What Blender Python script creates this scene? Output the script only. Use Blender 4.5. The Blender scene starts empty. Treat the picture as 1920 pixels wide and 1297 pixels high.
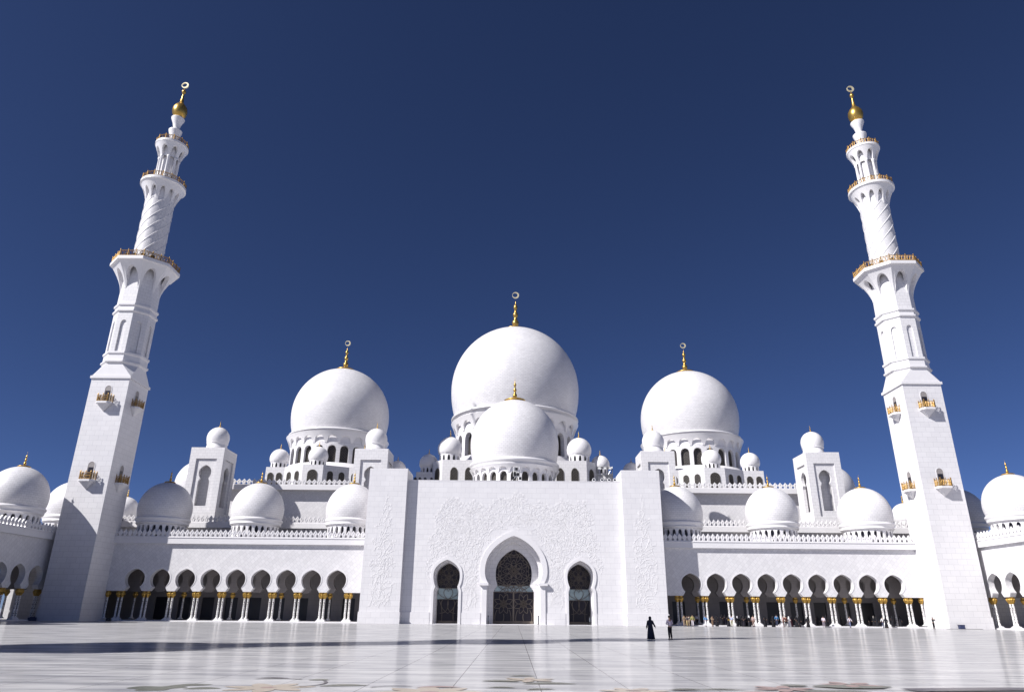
import bpy, bmesh, math, random
from mathutils import Vector, Matrix
random.seed(7)
S = bpy.context.scene
COL = S.collection
PI = math.pi
cos, sin = math.cos, math.sin
R = math.radians

# ------------------------------------------------------------------ materials
def new_mat(name):
    m = bpy.data.materials.new(name); m.use_nodes = True
    nt = m.node_tree
    for n in list(nt.nodes): nt.nodes.remove(n)
    out = nt.nodes.new('ShaderNodeOutputMaterial')
    b = nt.nodes.new('ShaderNodeBsdfPrincipled')
    nt.links.new(b.outputs[0], out.inputs[0])
    return m, nt, b

def N(nt, t, **kw):
    n = nt.nodes.new(t)
    for k, v in kw.items():
        if k.startswith('i_'):
            n.inputs[int(k[2:])].default_value = v
        else: setattr(n, k, v)
    return n
def L(nt, a, b): nt.links.new(a, b)
def math_n(nt, op, a=None, b=None):
    n = nt.nodes.new('ShaderNodeMath'); n.operation = op
    for i, v in enumerate((a, b)):
        if v is None: continue
        if hasattr(v, 'links'): nt.links.new(v, n.inputs[i])
        else: n.inputs[i].default_value = v
    return n.outputs[0]

def simple(name, col, rough=.5, metal=0.0, spec=.5):
    m, nt, b = new_mat(name)
    b.inputs['Base Color'].default_value = (*col, 1)
    b.inputs['Roughness'].default_value = rough
    b.inputs['Metallic'].default_value = metal
    b.inputs['Specular IOR Level'].default_value = spec
    return m

def marble(name, mode, tw=1.2, th=.6, base=(.73, .715, .725), rough=.42, joint=.5, jw=.018, tone=.06):
    """white marble cladding: mode wall | diamond | dome | plain"""
    m, nt, b = new_mat(name)
    geo = N(nt, 'ShaderNodeNewGeometry')
    tc = N(nt, 'ShaderNodeTexCoord')
    if mode == 'dome':
        sp = N(nt, 'ShaderNodeSeparateXYZ'); L(nt, tc.outputs['Object'], sp.inputs[0])
        ang = math_n(nt, 'ARCTAN2', sp.outputs[1], sp.outputs[0])
        u = math_n(nt, 'MULTIPLY', ang, tw)          # tw: metres per radian
        v = sp.outputs[2]
    elif mode in ('wall', 'diamond'):
        cr = N(nt, 'ShaderNodeVectorMath', operation='CROSS_PRODUCT'); L(nt, geo.outputs['True Normal'], cr.inputs[0]); cr.inputs[1].default_value = (0, 0, 1)
        dt = N(nt, 'ShaderNodeVectorMath', operation='DOT_PRODUCT'); L(nt, geo.outputs['Position'], dt.inputs[0]); L(nt, cr.outputs[0], dt.inputs[1])
        sp = N(nt, 'ShaderNodeSeparateXYZ'); L(nt, geo.outputs['Position'], sp.inputs[0])
        u = dt.outputs['Value']; v = sp.outputs[2]
    mix = N(nt, 'ShaderNodeMixRGB', blend_type='MULTIPLY'); mix.inputs[0].default_value = 1
    if mode != 'plain':
        cb = N(nt, 'ShaderNodeCombineXYZ'); L(nt, u, cb.inputs[0]); L(nt, v, cb.inputs[1])
        vec = cb.outputs[0]
        if mode == 'diamond':
            mp = N(nt, 'ShaderNodeMapping'); mp.inputs['Rotation'].default_value = (0, 0, PI/4); L(nt, vec, mp.inputs[0]); vec = mp.outputs[0]
        br = N(nt, 'ShaderNodeTexBrick'); L(nt, vec, br.inputs['Vector'])
        br.inputs['Scale'].default_value = 1
        br.inputs['Brick Width'].default_value = .62 if mode == 'dome' else tw
        br.inputs['Row Height'].default_value = th
        br.inputs['Mortar Size'].default_value = jw
        br.inputs['Mortar Smooth'].default_value = .3
        c1 = [1, 1, 1]; c2 = [1-tone]*3
        br.inputs['Color1'].default_value = (*c1, 1); br.inputs['Color2'].default_value = (*c2, 1)
        br.inputs['Mortar'].default_value = (joint, joint, joint*1.02, 1)
        L(nt, br.outputs['Color'], mix.inputs[2])
        bmp = N(nt, 'ShaderNodeBump'); bmp.inputs['Strength'].default_value = .1; bmp.inputs['Distance'].default_value = .02; bmp.invert = True
        L(nt, br.outputs['Fac'], bmp.inputs['Height']); L(nt, bmp.outputs[0], b.inputs['Normal'])
    else:
        mix.inputs[2].default_value = (1, 1, 1, 1)
    no = N(nt, 'ShaderNodeTexNoise'); no.inputs['Scale'].default_value = .35; no.inputs['Detail'].default_value = 8; no.inputs['Roughness'].default_value = .65
    L(nt, geo.outputs['Position'], no.inputs['Vector'])
    cr2 = N(nt, 'ShaderNodeValToRGB'); cr2.color_ramp.elements[0].position = .3; cr2.color_ramp.elements[1].position = .7
    cr2.color_ramp.elements[0].color = (base[0]*.92, base[1]*.92, base[2]*.93, 1); cr2.color_ramp.elements[1].color = (*base, 1)
    L(nt, no.outputs['Fac'], cr2.inputs[0]); L(nt, cr2.outputs[0], mix.inputs[1])
    L(nt, mix.outputs[0], b.inputs['Base Color'])
    b.inputs['Roughness'].default_value = rough
    return m

M = {}
M['wall'] = marble('marble_cladding', 'wall', 1.5, .86, joint=.74, jw=.018, tone=.04)
M['tower'] = marble('marble_tower_cladding', 'wall', 1.5, .86, joint=.66, jw=.018, tone=.05)
M['wall_small'] = marble('marble_cladding_small', 'wall', .9, .62, joint=.6, jw=.016, tone=.05)
M['diamond'] = marble('marble_diamond', 'diamond', .62, .62, joint=.72, tone=.10)
M['plain'] = marble('marble_plain', 'plain')
M['inner'] = marble('marble_interior_shade_tint', 'wall', .9, .9, base=(.29, .265, .26), rough=.5, joint=.75)  # white marble with the interior shade put into its base colour
M['dome_big'] = marble('marble_dome_large', 'dome', 12, .36, joint=.70, jw=.022, tone=.11, rough=.4)
M['dome_mid'] = marble('marble_dome_medium', 'dome', 7, .34, joint=.70, jw=.02, tone=.10, rough=.4)
M['dome_small'] = marble('marble_dome_small', 'dome', 4.4, .34, joint=.66, jw=.018, tone=.09, rough=.4)
M['smooth'] = simple('polished_white_stone', (.73, .715, .725), .3)
M['roofing'] = simple('grey_roof_sheet', (.28, .27, .26), .8)  # grey sheets added over unseen roofs to cut bounced light
M['relief'] = simple('carved_marble', (.73, .715, .725), .5)
M['glass'] = simple('dark_door_glass', (.030, .026, .034), .25, 0, .2)
M['glass_lit'] = simple('pale_transom_glass', (.38, .48, .50), .3)
M['moon'] = simple('pale_gilded_metal', (.72, .64, .42), .35, .4)
M['lattice'] = simple('bronze_lattice', (.16, .13, .105), .6, 0)
M['lattice_pale'] = simple('brass_window_lattice', (.10, .09, .075), .6, 0)
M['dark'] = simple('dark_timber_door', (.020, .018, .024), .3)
M['black'] = simple('black_metal', (.02, .02, .022), .4)
M['lamp_white'] = simple('white_enamel', (.75, .75, .75), .4)
M['lens'] = simple('dark_lens', (.02, .02, .03), .1)
M['steel'] = simple('grey_steel', (.25, .26, .28), .35, .7)
M['mat'] = simple('dark_fabric_mat', (.05, .05, .06), .9)
M['bluebox'] = simple('blue_plastic', (.03, .04, .10), .5)

def gold_mat():
    m, nt, b = new_mat('gilded_metal')
    no = N(nt, 'ShaderNodeTexNoise'); no.inputs['Scale'].default_value = 6; no.inputs['Detail'].default_value = 4
    cr = N(nt, 'ShaderNodeValToRGB')
    cr.color_ramp.elements[0].color = (.38, .23, .05, 1); cr.color_ramp.elements[1].color = (.66, .43, .12, 1)
    L(nt, no.outputs['Fac'], cr.inputs[0]); L(nt, cr.outputs[0], b.inputs['Base Color'])
    b.inputs['Metallic'].default_value = .85; b.inputs['Roughness'].default_value = .34
    return m
M['gold'] = gold_mat()
M['rail'] = simple('aged_gilt_rail', (.34, .20, .055), .45, .55)

def shaft_mat():
    m, nt, b = new_mat('inlaid_white_column')
    tc = N(nt, 'ShaderNodeTexCoord')
    sp = N(nt, 'ShaderNodeSeparateXYZ'); L(nt, tc.outputs['Object'], sp.inputs[0])
    vo = N(nt, 'ShaderNodeTexVoronoi'); vo.inputs['Scale'].default_value = 6.0
    L(nt, tc.outputs['Object'], vo.inputs['Vector'])
    f = math_n(nt, 'LESS_THAN', vo.outputs['Distance'], .38)
    mx = N(nt, 'ShaderNodeMixRGB'); mx.inputs[1].default_value = (.70, .69, .68, 1); mx.inputs[2].default_value = (.14, .11, .11, 1)
    L(nt, f, mx.inputs[0]); L(nt, mx.outputs[0], b.inputs['Base Color']); b.inputs['Roughness'].default_value = .3
    return m
M['shaft'] = shaft_mat()

def floor_mat():
    m, nt, b = new_mat('polished_marble_floor')
    geo = N(nt, 'ShaderNodeNewGeometry')
    mp = N(nt, 'ShaderNodeMapping'); mp.inputs['Location'].default_value = (1.55, .4, 0); L(nt, geo.outputs['Position'], mp.inputs[0])
    br = N(nt, 'ShaderNodeTexBrick'); L(nt, mp.outputs[0], br.inputs['Vector'])
    br.offset = 0; br.inputs['Scale'].default_value = 1; br.inputs['Brick Width'].default_value = 2.25; br.inputs['Row Height'].default_value = 45
    br.inputs['Mortar Size'].default_value = .013; br.inputs['Mortar Smooth'].default_value = .1
    br.inputs['Color1'].default_value = (1, 1, 1, 1); br.inputs['Color2'].default_value = (1, 1, 1, 1); br.inputs['Mortar'].default_value = (.35, .33, .33, 1)
    br2 = N(nt, 'ShaderNodeTexBrick'); L(nt, mp.outputs[0], br2.inputs['Vector'])
    br2.inputs['Scale'].default_value = 1; br2.inputs['Brick Width'].default_value = 2.25; br2.inputs['Row Height'].default_value = 1.125
    br2.inputs['Mortar Size'].default_value = .004
    br2.inputs['Color1'].default_value = (1, 1, 1, 1); br2.inputs['Color2'].default_value = (.93, .93, .94, 1); br2.inputs['Mortar'].default_value = (.93, .93, .93, 1)
    # veining stretched along x
    mp2 = N(nt, 'ShaderNodeMapping'); mp2.inputs['Scale'].default_value = (.25, 1.6, 1); L(nt, geo.outputs['Position'], mp2.inputs[0])
    no = N(nt, 'ShaderNodeTexNoise'); no.inputs['Scale'].default_value = .8; no.inputs['Detail'].default_value = 9; no.inputs['Roughness'].default_value = .7
    L(nt, mp2.outputs[0], no.inputs['Vector'])
    cr = N(nt, 'ShaderNodeValToRGB'); cr.color_ramp.elements[0].position = .34; cr.color_ramp.elements[1].position = .62
    cr.color_ramp.elements[0].color = (.25, .25, .27, 1); cr.color_ramp.elements[1].color = (.54, .53, .53, 1)
    L(nt, no.outputs['Fac'], cr.inputs[0])
    m1 = N(nt, 'ShaderNodeMixRGB', blend_type='MULTIPLY'); m1.inputs[0].default_value = 1; L(nt, cr.outputs[0], m1.inputs[1]); L(nt, br.outputs['Color'], m1.inputs[2])
    m2 = N(nt, 'ShaderNodeMixRGB', blend_type='MULTIPLY'); m2.inputs[0].default_value = 1; L(nt, m1.outputs[0], m2.inputs[1]); L(nt, br2.outputs['Color'], m2.inputs[2])
    L(nt, m2.outputs[0], b.inputs['Base Color'])
    rr = N(nt, 'ShaderNodeMapRange'); rr.inputs['To Min'].default_value = .10; rr.inputs['To Max'].default_value = .18
    L(nt, no.outputs['Fac'], rr.inputs['Value']); L(nt, rr.outputs[0], b.inputs['Roughness'])
    b.inputs['Specular IOR Level'].default_value = .28
    bmp = N(nt, 'ShaderNodeBump'); bmp.inputs['Strength'].default_value = .12; bmp.inputs['Distance'].default_value = .01
    mp3 = N(nt, 'ShaderNodeMapping'); mp3.inputs['Scale'].default_value = (.4, 2.2, 1); L(nt, geo.outputs['Position'], mp3.inputs[0])
    n3 = N(nt, 'ShaderNodeTexNoise'); n3.inputs['Scale'].default_value = 1.3; n3.inputs['Detail'].default_value = 3; L(nt, mp3.outputs[0], n3.inputs['Vector'])
    L(nt, n3.outputs['Fac'], bmp.inputs['Height']); L(nt, bmp.outputs[0], b.inputs['Normal'])
    # foot-worn, dusty stone under the polish
    df = N(nt, 'ShaderNodeBsdfDiffuse'); L(nt, m2.outputs[0], df.inputs['Color'])
    ms = N(nt, 'ShaderNodeMixShader')
    n4 = N(nt, 'ShaderNodeTexNoise'); n4.inputs['Scale'].default_value = .9; n4.inputs['Detail'].default_value = 6; L(nt, mp2.outputs[0], n4.inputs['Vector'])
    mr = N(nt, 'ShaderNodeMapRange'); mr.inputs['From Min'].default_value = .35; mr.inputs['From Max'].default_value = .65; mr.inputs['To Min'].default_value = .36; mr.inputs['To Max'].default_value = .62
    L(nt, n4.outputs['Fac'], mr.inputs['Value']); L(nt, mr.outputs[0], ms.inputs[0]); L(nt, df.outputs[0], ms.inputs[1]); L(nt, b.outputs[0], ms.inputs[2])
    out = [n for n in nt.nodes if n.type == 'OUTPUT_MATERIAL'][0]; L(nt, ms.outputs[0], out.inputs[0])
    return m
M['floor'] = floor_mat()
M['olive'] = simple('inlay_olive_stone', (.13, .13, .09), .3)
M['beige'] = simple('inlay_beige_stone', (.44, .37, .29), .3)
M['rose'] = simple('inlay_rose_stone', (.33, .21, .18), .3)
M['umber'] = simple('inlay_dark_stone_and_shade', (.06, .045, .05), .3)  # dark stems, plus the floor band standing in for shadow

# ------------------------------------------------------------------ mesh helpers
def finish(name, bm, mat, parent=None, smooth=False, loc=None, rot=None):
    bmesh.ops.recalc_face_normals(bm, faces=bm.faces)
    me = bpy.data.meshes.new(name); bm.to_mesh(me); bm.free()
    mats = mat if isinstance(mat, (list, tuple)) else [mat]
    for m_ in mats: me.materials.append(M[m_] if isinstance(m_, str) else m_)
    if smooth:
        for p in me.polygons: p.use_smooth = True
    o = bpy.data.objects.new(name, me); COL.objects.link(o)
    if parent: o.parent = parent
    if loc: o.location = loc
    if rot: o.rotation_euler = rot
    return o
def BM(): return bmesh.new()
def empty(name, loc=(0, 0, 0), rz=0):
    o = bpy.data.objects.new(name, None); COL.objects.link(o); o.location = loc; o.rotation_euler = (0, 0, rz); o.empty_display_size = .5
    return o
def tag(o, label=None, cat=None, group=None, kind=None):
    if label: o['label'] = label
    if cat: o['category'] = cat
    if group: o['group'] = group
    if kind: o['kind'] = kind
    return o
def clone(o, parent=None, loc=None, rz=None):
    c = o.copy(); COL.objects.link(c)
    if parent: c.parent = parent
    if loc is not None: c.location = loc
    if rz is not None: c.rotation_euler = (c.rotation_euler[0], c.rotation_euler[1], rz)
    return c
def clone_tree(o, parent=None, loc=None, rz=None):
    c = clone(o, parent, loc, rz)
    for ch in list(o.children):
        if ch is not c: clone_tree(ch, c)
    return c

def box(bm, x0, x1, y0, y1, z0, z1):
    v = [bm.verts.new(p) for p in ((x0, y0, z0), (x1, y0, z0), (x1, y1, z0), (x0, y1, z0), (x0, y0, z1), (x1, y0, z1), (x1, y1, z1), (x0, y1, z1))]
    for f in ((0, 1, 2, 3), (4, 7, 6, 5), (0, 4, 5, 1), (1, 5, 6, 2), (2, 6, 7, 3), (3, 7, 4, 0)): bm.faces.new([v[i] for i in f])
def prism_xz(bm, poly, y0, y1):
    a = [bm.verts.new((x, y0, z)) for x, z in poly]; b = [bm.verts.new((x, y1, z)) for x, z in poly]
    bm.faces.new(a); bm.faces.new(b[::-1]); n = len(poly)
    for i in range(n): bm.faces.new((a[i], b[i], b[(i+1) % n], a[(i+1) % n]))
def prism_xy(bm, poly, z0, z1):
    a = [bm.verts.new((x, y, z0)) for x, y in poly]; b = [bm.verts.new((x, y, z1)) for x, y in poly]
    bm.faces.new(a[::-1]); bm.faces.new(b); n = len(poly)
    for i in range(n): bm.faces.new((a[i], a[(i+1) % n], b[(i+1) % n], b[i]))
def lathe(bm, prof, seg=32, cx=0, cy=0, ph=0, caps=True):
    rings = []
    for r, z in prof:
        rings.append([bm.verts.new((cx + r*cos(ph+2*PI*i/seg), cy + r*sin(ph+2*PI*i/seg), z)) for i in range(seg)])
    for a, b in zip(rings, rings[1:]):
        for i in range(seg): bm.faces.new((a[i], a[(i+1) % seg], b[(i+1) % seg], b[i]))
    if caps:
        if prof[0][0] > 1e-4: bm.faces.new(rings[0][::-1])
        if prof[-1][0] > 1e-4: bm.faces.new(rings[-1])
def tube(bm, pts, rad, seg=6, cap=True):
    pts = [Vector(p) for p in pts]; rings = []
    n = len(pts)
    for i, p in enumerate(pts):
        d = (pts[min(i+1, n-1)] - pts[max(i-1, 0)]).normalized()
        up = Vector((0, 0, 1)) if abs(d.z) < .9 else Vector((0, 1, 0))
        s = d.cross(up).normalized(); t = s.cross(d).normalized()
        r = rad[i] if isinstance(rad, (list, tuple)) else rad
        rings.append([bm.verts.new(p + s*(r*cos(2*PI*k/seg)) + t*(r*sin(2*PI*k/seg))) for k in range(seg)])
    for a, b in zip(rings, rings[1:]):
        for k in range(seg): bm.faces.new((a[k], a[(k+1) % seg], b[(k+1) % seg], b[k]))
    if cap: bm.faces.new(rings[0][::-1]); bm.faces.new(rings[-1])
def ribbon(bm, pts, w, y0, y1):
    """flat bar following (x,z) points between depths y0 and y1"""
    n = len(pts); ls, rs = [], []
    for i, (x, z) in enumerate(pts):
        ax, az = pts[max(i-1, 0)]; bx_, bz = pts[min(i+1, n-1)]
        dx, dz = bx_-ax, bz-az; l = math.hypot(dx, dz) or 1
        nx, nz = -dz/l*w/2, dx/l*w/2
        ls.append((x+nx, z+nz)); rs.append((x-nx, z-nz))
    V = [[bm.verts.new((p[0], y, p[1])) for p in side] for side in (ls, rs) for y in (y0, y1)]
    l0, l1, r0, r1 = V
    for i in range(n-1):
        bm.faces.new((l0[i], l0[i+1], r0[i+1], r0[i])); bm.faces.new((l0[i], l1[i], l1[i+1], l0[i+1])); bm.faces.new((r0[i], r0[i+1], r1[i+1], r1[i]))

def keyhole(cx, hs, z0, zsh, hw, zw, hm, zm, za, step=True, p=2.3, n=18):
    """pointed horseshoe arch outline from bottom left to bottom right"""
    right = [(hs, z0), (hs, zsh)]
    if step:
        dx, dz = hs-hw, zw-zsh
        for k in (0, 1, 2):
            right += [(hs-dx*(k+.45)/3, zsh+dz*(k+.12)/3), (hs-dx*(k+.8)/3, zsh+dz*(k+.95)/3)]
    a0 = math.acos(min(1, hw/hm)); b = (zm-zw)/max(1e-3, sin(a0))
    for k in range(11):
        a = a0*(1-k/10); right.append((hm*cos(a), zm-b*sin(a)))
    for k in range(1, n+1):
        t = 1-(1-k/n)**1.5; right.append((hm*max(0, 1-t**(p*.85))**.8, zm+(za-zm)*t))
    left = [(-x, z) for x, z in right]
    pts = left[:-1] + [(0, za)] + right[:-1][::-1]
    return [(cx+x, z) for x, z in pts]

def arc_ring(bm, n, rfun, z0, z1, wf, zs, zt, thick, poly=False, a0=0.0, nu=10, nz=4, pointed=False):
    """round or polygonal band pierced by n arches springing at zs, crowned at zt; wf = opening share of a bay"""
    def P(a, z, inset=0.0):
        r = rfun(z)-inset
        if poly:
            half = PI/n; loc = ((a-a0+half) % (2*half))-half; r = r/cos(loc)*1.0
        return (r*cos(a), r*sin(a), z)
    half = PI/n; w = half*wf
    for k in range(n):
        c = a0+2*half*k
        # piers
        for s in (-1, 1):
            cols = [c+s*half, c+s*(half+w)/2, c+s*w]
            for i in range(2):
                for j in range(nz*2):
                    za, zb = z0+(z1-z0)*j/(nz*2), z0+(z1-z0)*(j+1)/(nz*2)
                    bm.faces.new([bm.verts.new(P(cols[i], za)), bm.verts.new(P(cols[i+1], za)), bm.verts.new(P(cols[i+1], zb)), bm.verts.new(P(cols[i], zb))])
        us = [-1+2*i/nu for i in range(nu+1)]
        def bz(u):
            if pointed: return zs+(zt-zs)*(1-abs(u)**1.6)
            return zs+(zt-zs)*math.sqrt(max(0, 1-u*u))
        outl = [(c-w, z0)] + [(c+u*w, bz(u)) for u in us] + [(c+w, z0)]
        for i in range(nu):
            u0, u1 = us[i], us[i+1]
            for j in range(nz):
                q = []
                for (u, t) in ((u0, j/nz), (u1, j/nz), (u1, (j+1)/nz), (u0, (j+1)/nz)):
                    b_ = bz(u); q.append(bm.verts.new(P(c+u*w, b_+(z1-b_)*t)))
                bm.faces.new(q)
        if thick:
            for (a, za), (b, zb) in zip(outl, outl[1:]):
                bm.faces.new([bm.verts.new(P(a, za)), bm.verts.new(P(b, zb)), bm.verts.new(P(b, zb, thick)), bm.verts.new(P(a, za, thick))])

def dome_profile(Rr, zmid, zrim, T=1.04, lo=.92, n=26):
    """bulbous shell: from the rim circle up to the crown"""
    pts = []
    s = math.sqrt(max(1e-6, 1-lo*lo)); b = (zmid-zrim)/s; a0 = math.asin(s)
    for k in range(8):
        a = -a0*(1-k/8); pts.append((Rr*cos(a), zmid+b*sin(a)))
    for k in range(n+1):
        a = PI/2*k/n
        z = zmid+Rr*T*sin(a)+Rr*.03*max(0, (k/n-.8)/.2)**2
        pts.append((max(.001, Rr*cos(a)), z))
    return pts
def finial_mesh(bm, h, rp, z0, spike=True, seg=16):
    """plate and stacked bulbs; h overall height, rp plate radius"""
    lathe(bm, [(rp*.86, z0-rp*.30), (rp*.9, z0-rp*.10), (rp, z0-rp*.08), (rp, z0-rp*.02), (rp*.8, z0+rp*.07), (h*.09, z0+rp*.12)], 32)
    b = h
    pr = [(.085, 0), (.078, .05), (.06, .09), (.068, .11), (.088, .155), (.092, .2), (.075, .25), (.045, .275), (.05, .29), (.05, .31), (.036, .33), (.05, .36), (.068, .41), (.068, .44), (.05, .485), (.03, .51), (.034, .53), (.03, .56), (.04, .59), (.055, .635), (.05, .68), (.025, .72), (.012, .76), (.006, .86 if spike else .80), (.001, 1.0 if spike else .86)]
    lathe(bm, [(r*b, z0+z*b) for r, z in pr], seg)
def crescent(bm, cx, cz, r, th=.18, opening=.66, off=(-.12, .06)):
    n = 36; y0, y1 = -th/2, th/2
    vs = []
    for k in range(n):
        a = 2*PI*k/n
        o = (cx+r*cos(a), cz+r*sin(a)); i_ = (cx+off[0]*r+r*opening*cos(a), cz+off[1]*r+r*opening*sin(a))
        vs.append([bm.verts.new((o[0], y0, o[1])), bm.verts.new((i_[0], y0, i_[1])), bm.verts.new((o[0], y1, o[1])), bm.verts.new((i_[0], y1, i_[1]))])
    for k in range(n):
        a, b = vs[k], vs[(k+1) % n]
        bm.faces.new((a[0], b[0], b[1], a[1])); bm.faces.new((a[2], a[3], b[3], b[2])); bm.faces.new((a[0], a[2], b[2], b[0])); bm.faces.new((a[1], b[1], b[3], a[3]))

# shared dome assemblies (dome > rim, finial / drum > ...)
def make_dome(parent, loc, Rr, zmid, zrim, mat, fin_h, fin_plate, lo=.92, T=1.04, moon=False, rimR=None, rim_h=None, seg=72, name='dome'):
    """loc=(x,y); z values in world metres, mesh origin at (x,y,0)"""
    bm = BM(); lathe(bm, dome_profile(Rr, zmid, zrim, T, lo), seg, caps=False)
    d = finish(name, bm, mat, parent, True, loc=(loc[0], loc[1], 0))
    rr = rimR or Rr*.98; rh = rim_h or Rr*.1
    bm = BM(); lathe(bm, [(Rr*lo*.86, zrim-rh*1.35), (rr*.915, zrim-rh*1.3), (rr*.93, zrim-rh*1.1), (rr*.955, zrim-rh*1.0), (rr*.96, zrim-rh*.9), (rr*.945, zrim-rh*.85), (rr*.965, zrim-rh*.45), (rr*.985, zrim-rh*.25), (rr, zrim-rh*.1), (rr*.995, zrim+rh*.1), (rr*.975, zrim+rh*.28), (Rr*lo*1.005, zrim+rh*.42), (Rr*lo*.97, zrim+rh*.44)], seg, caps=False)
    finish('rim', bm, 'smooth', d, True)
    zt = zmid+Rr*T
    zp = zt+.10*fin_plate
    bm = BM(); finial_mesh(bm, zt+fin_h-zp if not moon else (zt+fin_h-zp)*1.0, fin_plate, zp, not moon)
    fo = finish('finial', bm, 'gold', d, True)
    if moon:
        bm = BM(); crescent(bm, 0, zt+fin_h, moon*1.05, th=.3, opening=.74, off=(-.17, .05))
        me = fo.data; me.materials.append(M['moon']); bm2 = BM(); bm2.from_mesh(me); n0 = len(bm2.faces)
        tmp = bpy.data.meshes.new('t'); bm.to_mesh(tmp); bm.free(); bm2.from_mesh(tmp); bm2.faces.ensure_lookup_table()
        for f in bm2.faces[n0:]: f.material_index = 1; f.smooth = False
        bmesh.ops.recalc_face_normals(bm2, faces=bm2.faces); bm2.to_mesh(me); bm2.free()
    return d
def small_dome(parent, x, y, Rr, zmid, zbase, fin=1.3, holes=True, n=12):
    """little dome on a short drum with round-headed holes"""
    zr = zmid-.36*Rr
    d = make_dome(parent, (x, y), Rr, zmid, zr, 'smooth', fin, Rr*.17, lo=.93, rimR=Rr*.93, rim_h=Rr*.08, seg=40)
    r = Rr*.84
    bm = BM()
    if holes:
        h = zr-zbase
        arc_ring(bm, n, lambda z: r, zbase, zr, .5, zbase+h*.45, zbase+h*.75, .2, nu=6, nz=1)
        lathe(bm, [(r-.2, zbase), (r-.2, zr)], 24, caps=False)
        o = finish('drum', bm, ['smooth', 'black'], d)
        for p in o.data.polygons:
            c = p.center
            if math.hypot(c.x, c.y) < r*.93 and abs(p.normal.z) < .1 and abs(math.hypot(c.x, c.y)-(r-.2)) < .06: p.material_index = 1
    else:
        lathe(bm, [(r, zbase), (r, zr)], 32, caps=False); finish('drum', bm, 'smooth', d, True)
    return d

# ------------------------------------------------------------------ setting
bm = BM(); box(bm, -2500, 2500, -600, 6000, -.5, 0)
tag(finish('plaza_floor', bm, 'floor'), kind='structure')

# ------------------------------------------------------------------ arcades (local frame: u along wall, d into building)
SP = 4.182
ZL = 4.62            # lintel / capital top
Z_COR0, Z_COR1 = 12.15, 13.2
def merlon_row(bm, u0, u1, d, z, sp=.8, h=1.3, th=.22):
    n = max(1, int(round((u1-u0)/sp))); s = (u1-u0)/n
    prof = [(-.32, 0), (-.25, .10), (-.30, .22), (-.43, .36), (-.49, .48), (-.42, .60), (-.27, .72), (-.12, .87), (0, 1.0)]
    for k in range(n):
        c = u0+s*(k+.5)
        L_ = [(c+x*s*.98, z+.14+y*(h-.14)) for x, y in prof]; R_ = [(2*c-x, zz) for x, zz in L_[:-1]][::-1]
        prism_xz(bm, L_+R_, d, d+th)
        # recessed leaf carved on the front of each merlon
        a = [(c-.12*s, z+.22), (c-.22*s, z+.14+.42*(h-.14)), (c, z+.14+.78*(h-.14)), (c+.22*s, z+.14+.42*(h-.14)), (c+.12*s, z+.22)]
        ribbon(bm, a, .07, d-.05, d+.002)
    box(bm, u0, u1, d-.02, d+th+.02, z, z+.15)

def column_meshes():
    bm = BM(); lathe(bm, [(.24, .50), (.24, .6), (.185, .68), (.175, 1.2), (.155, 3.5), (.17, 3.62)], 16)
    sh = finish('column', bm, 'shaft', None, True)
    bm = BM(); lathe(bm, [(.17, 3.6), (.24, 3.66), (.22, 3.72), (.33, 3.95), (.38, 4.15), (.36, 4.32), (.30, 4.44), (.36, 4.50), (.38, ZL-.02)], 14)
    # leaf bumps round the capital
    for k in range(10):
        a = 2*PI*k/10
        tube(bm, [(.26*cos(a), .26*sin(a), 3.8), (.37*cos(a), .37*sin(a), 4.05), (.40*cos(a), .40*sin(a), 4.3), (.33*cos(a), .33*sin(a), 4.42)], [.03, .06, .06, .03], 5)
    cap = finish('capital', bm, 'gold', sh, True)
    bm = BM(); lathe(bm, [(.30, .42), (.33, .45), (.30, .50), (.25, .53)], 16); box(bm, -.34, .34, -.34, .34, .30, .43)
    ba = finish('base', bm, 'smooth', sh)
    return sh
proto_col = column_meshes()

def put_column(parent, u, d, first=[True]):
    if first[0]:
        first[0] = False; proto_col.parent = parent; proto_col.location = (u, d, 0); return proto_col
    return clone_tree(proto_col, parent, (u, d, 0))

def arcade_dome_proto():
    holder = None
    d = make_dome(None, (0, 0), 4.48, 18.25, 16.45, 'dome_small', 2.5, .95, lo=.925, T=1.07, rimR=4.5, rim_h=.75, seg=64)
    bm = BM(); r = 3.95
    arc_ring(bm, 24, lambda z: r, 13.2, 15.75, .56, 14.9, 15.3, .45, a0=PI/24, nu=6, nz=1)
    finish('drum', bm, 'smooth', d)
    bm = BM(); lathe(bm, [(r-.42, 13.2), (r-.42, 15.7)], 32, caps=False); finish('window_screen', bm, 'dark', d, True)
    bm = BM(); lathe(bm, [(r+.1, 13.2), (r+.15, 13.3), (r+.15, 13.75), (r+.02, 13.8)], 48, caps=False); finish('plinth_ring', bm, 'smooth', d, True)
    return d
proto_dome = arcade_dome_proto()
def put_arcade_dome(parent, u, d, first=[True]):
    if first[0]:
        first[0] = False; proto_dome.parent = parent; proto_dome.location = (u, d, 0); return
    clone_tree(proto_dome, parent, (u, d, 0))

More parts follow.
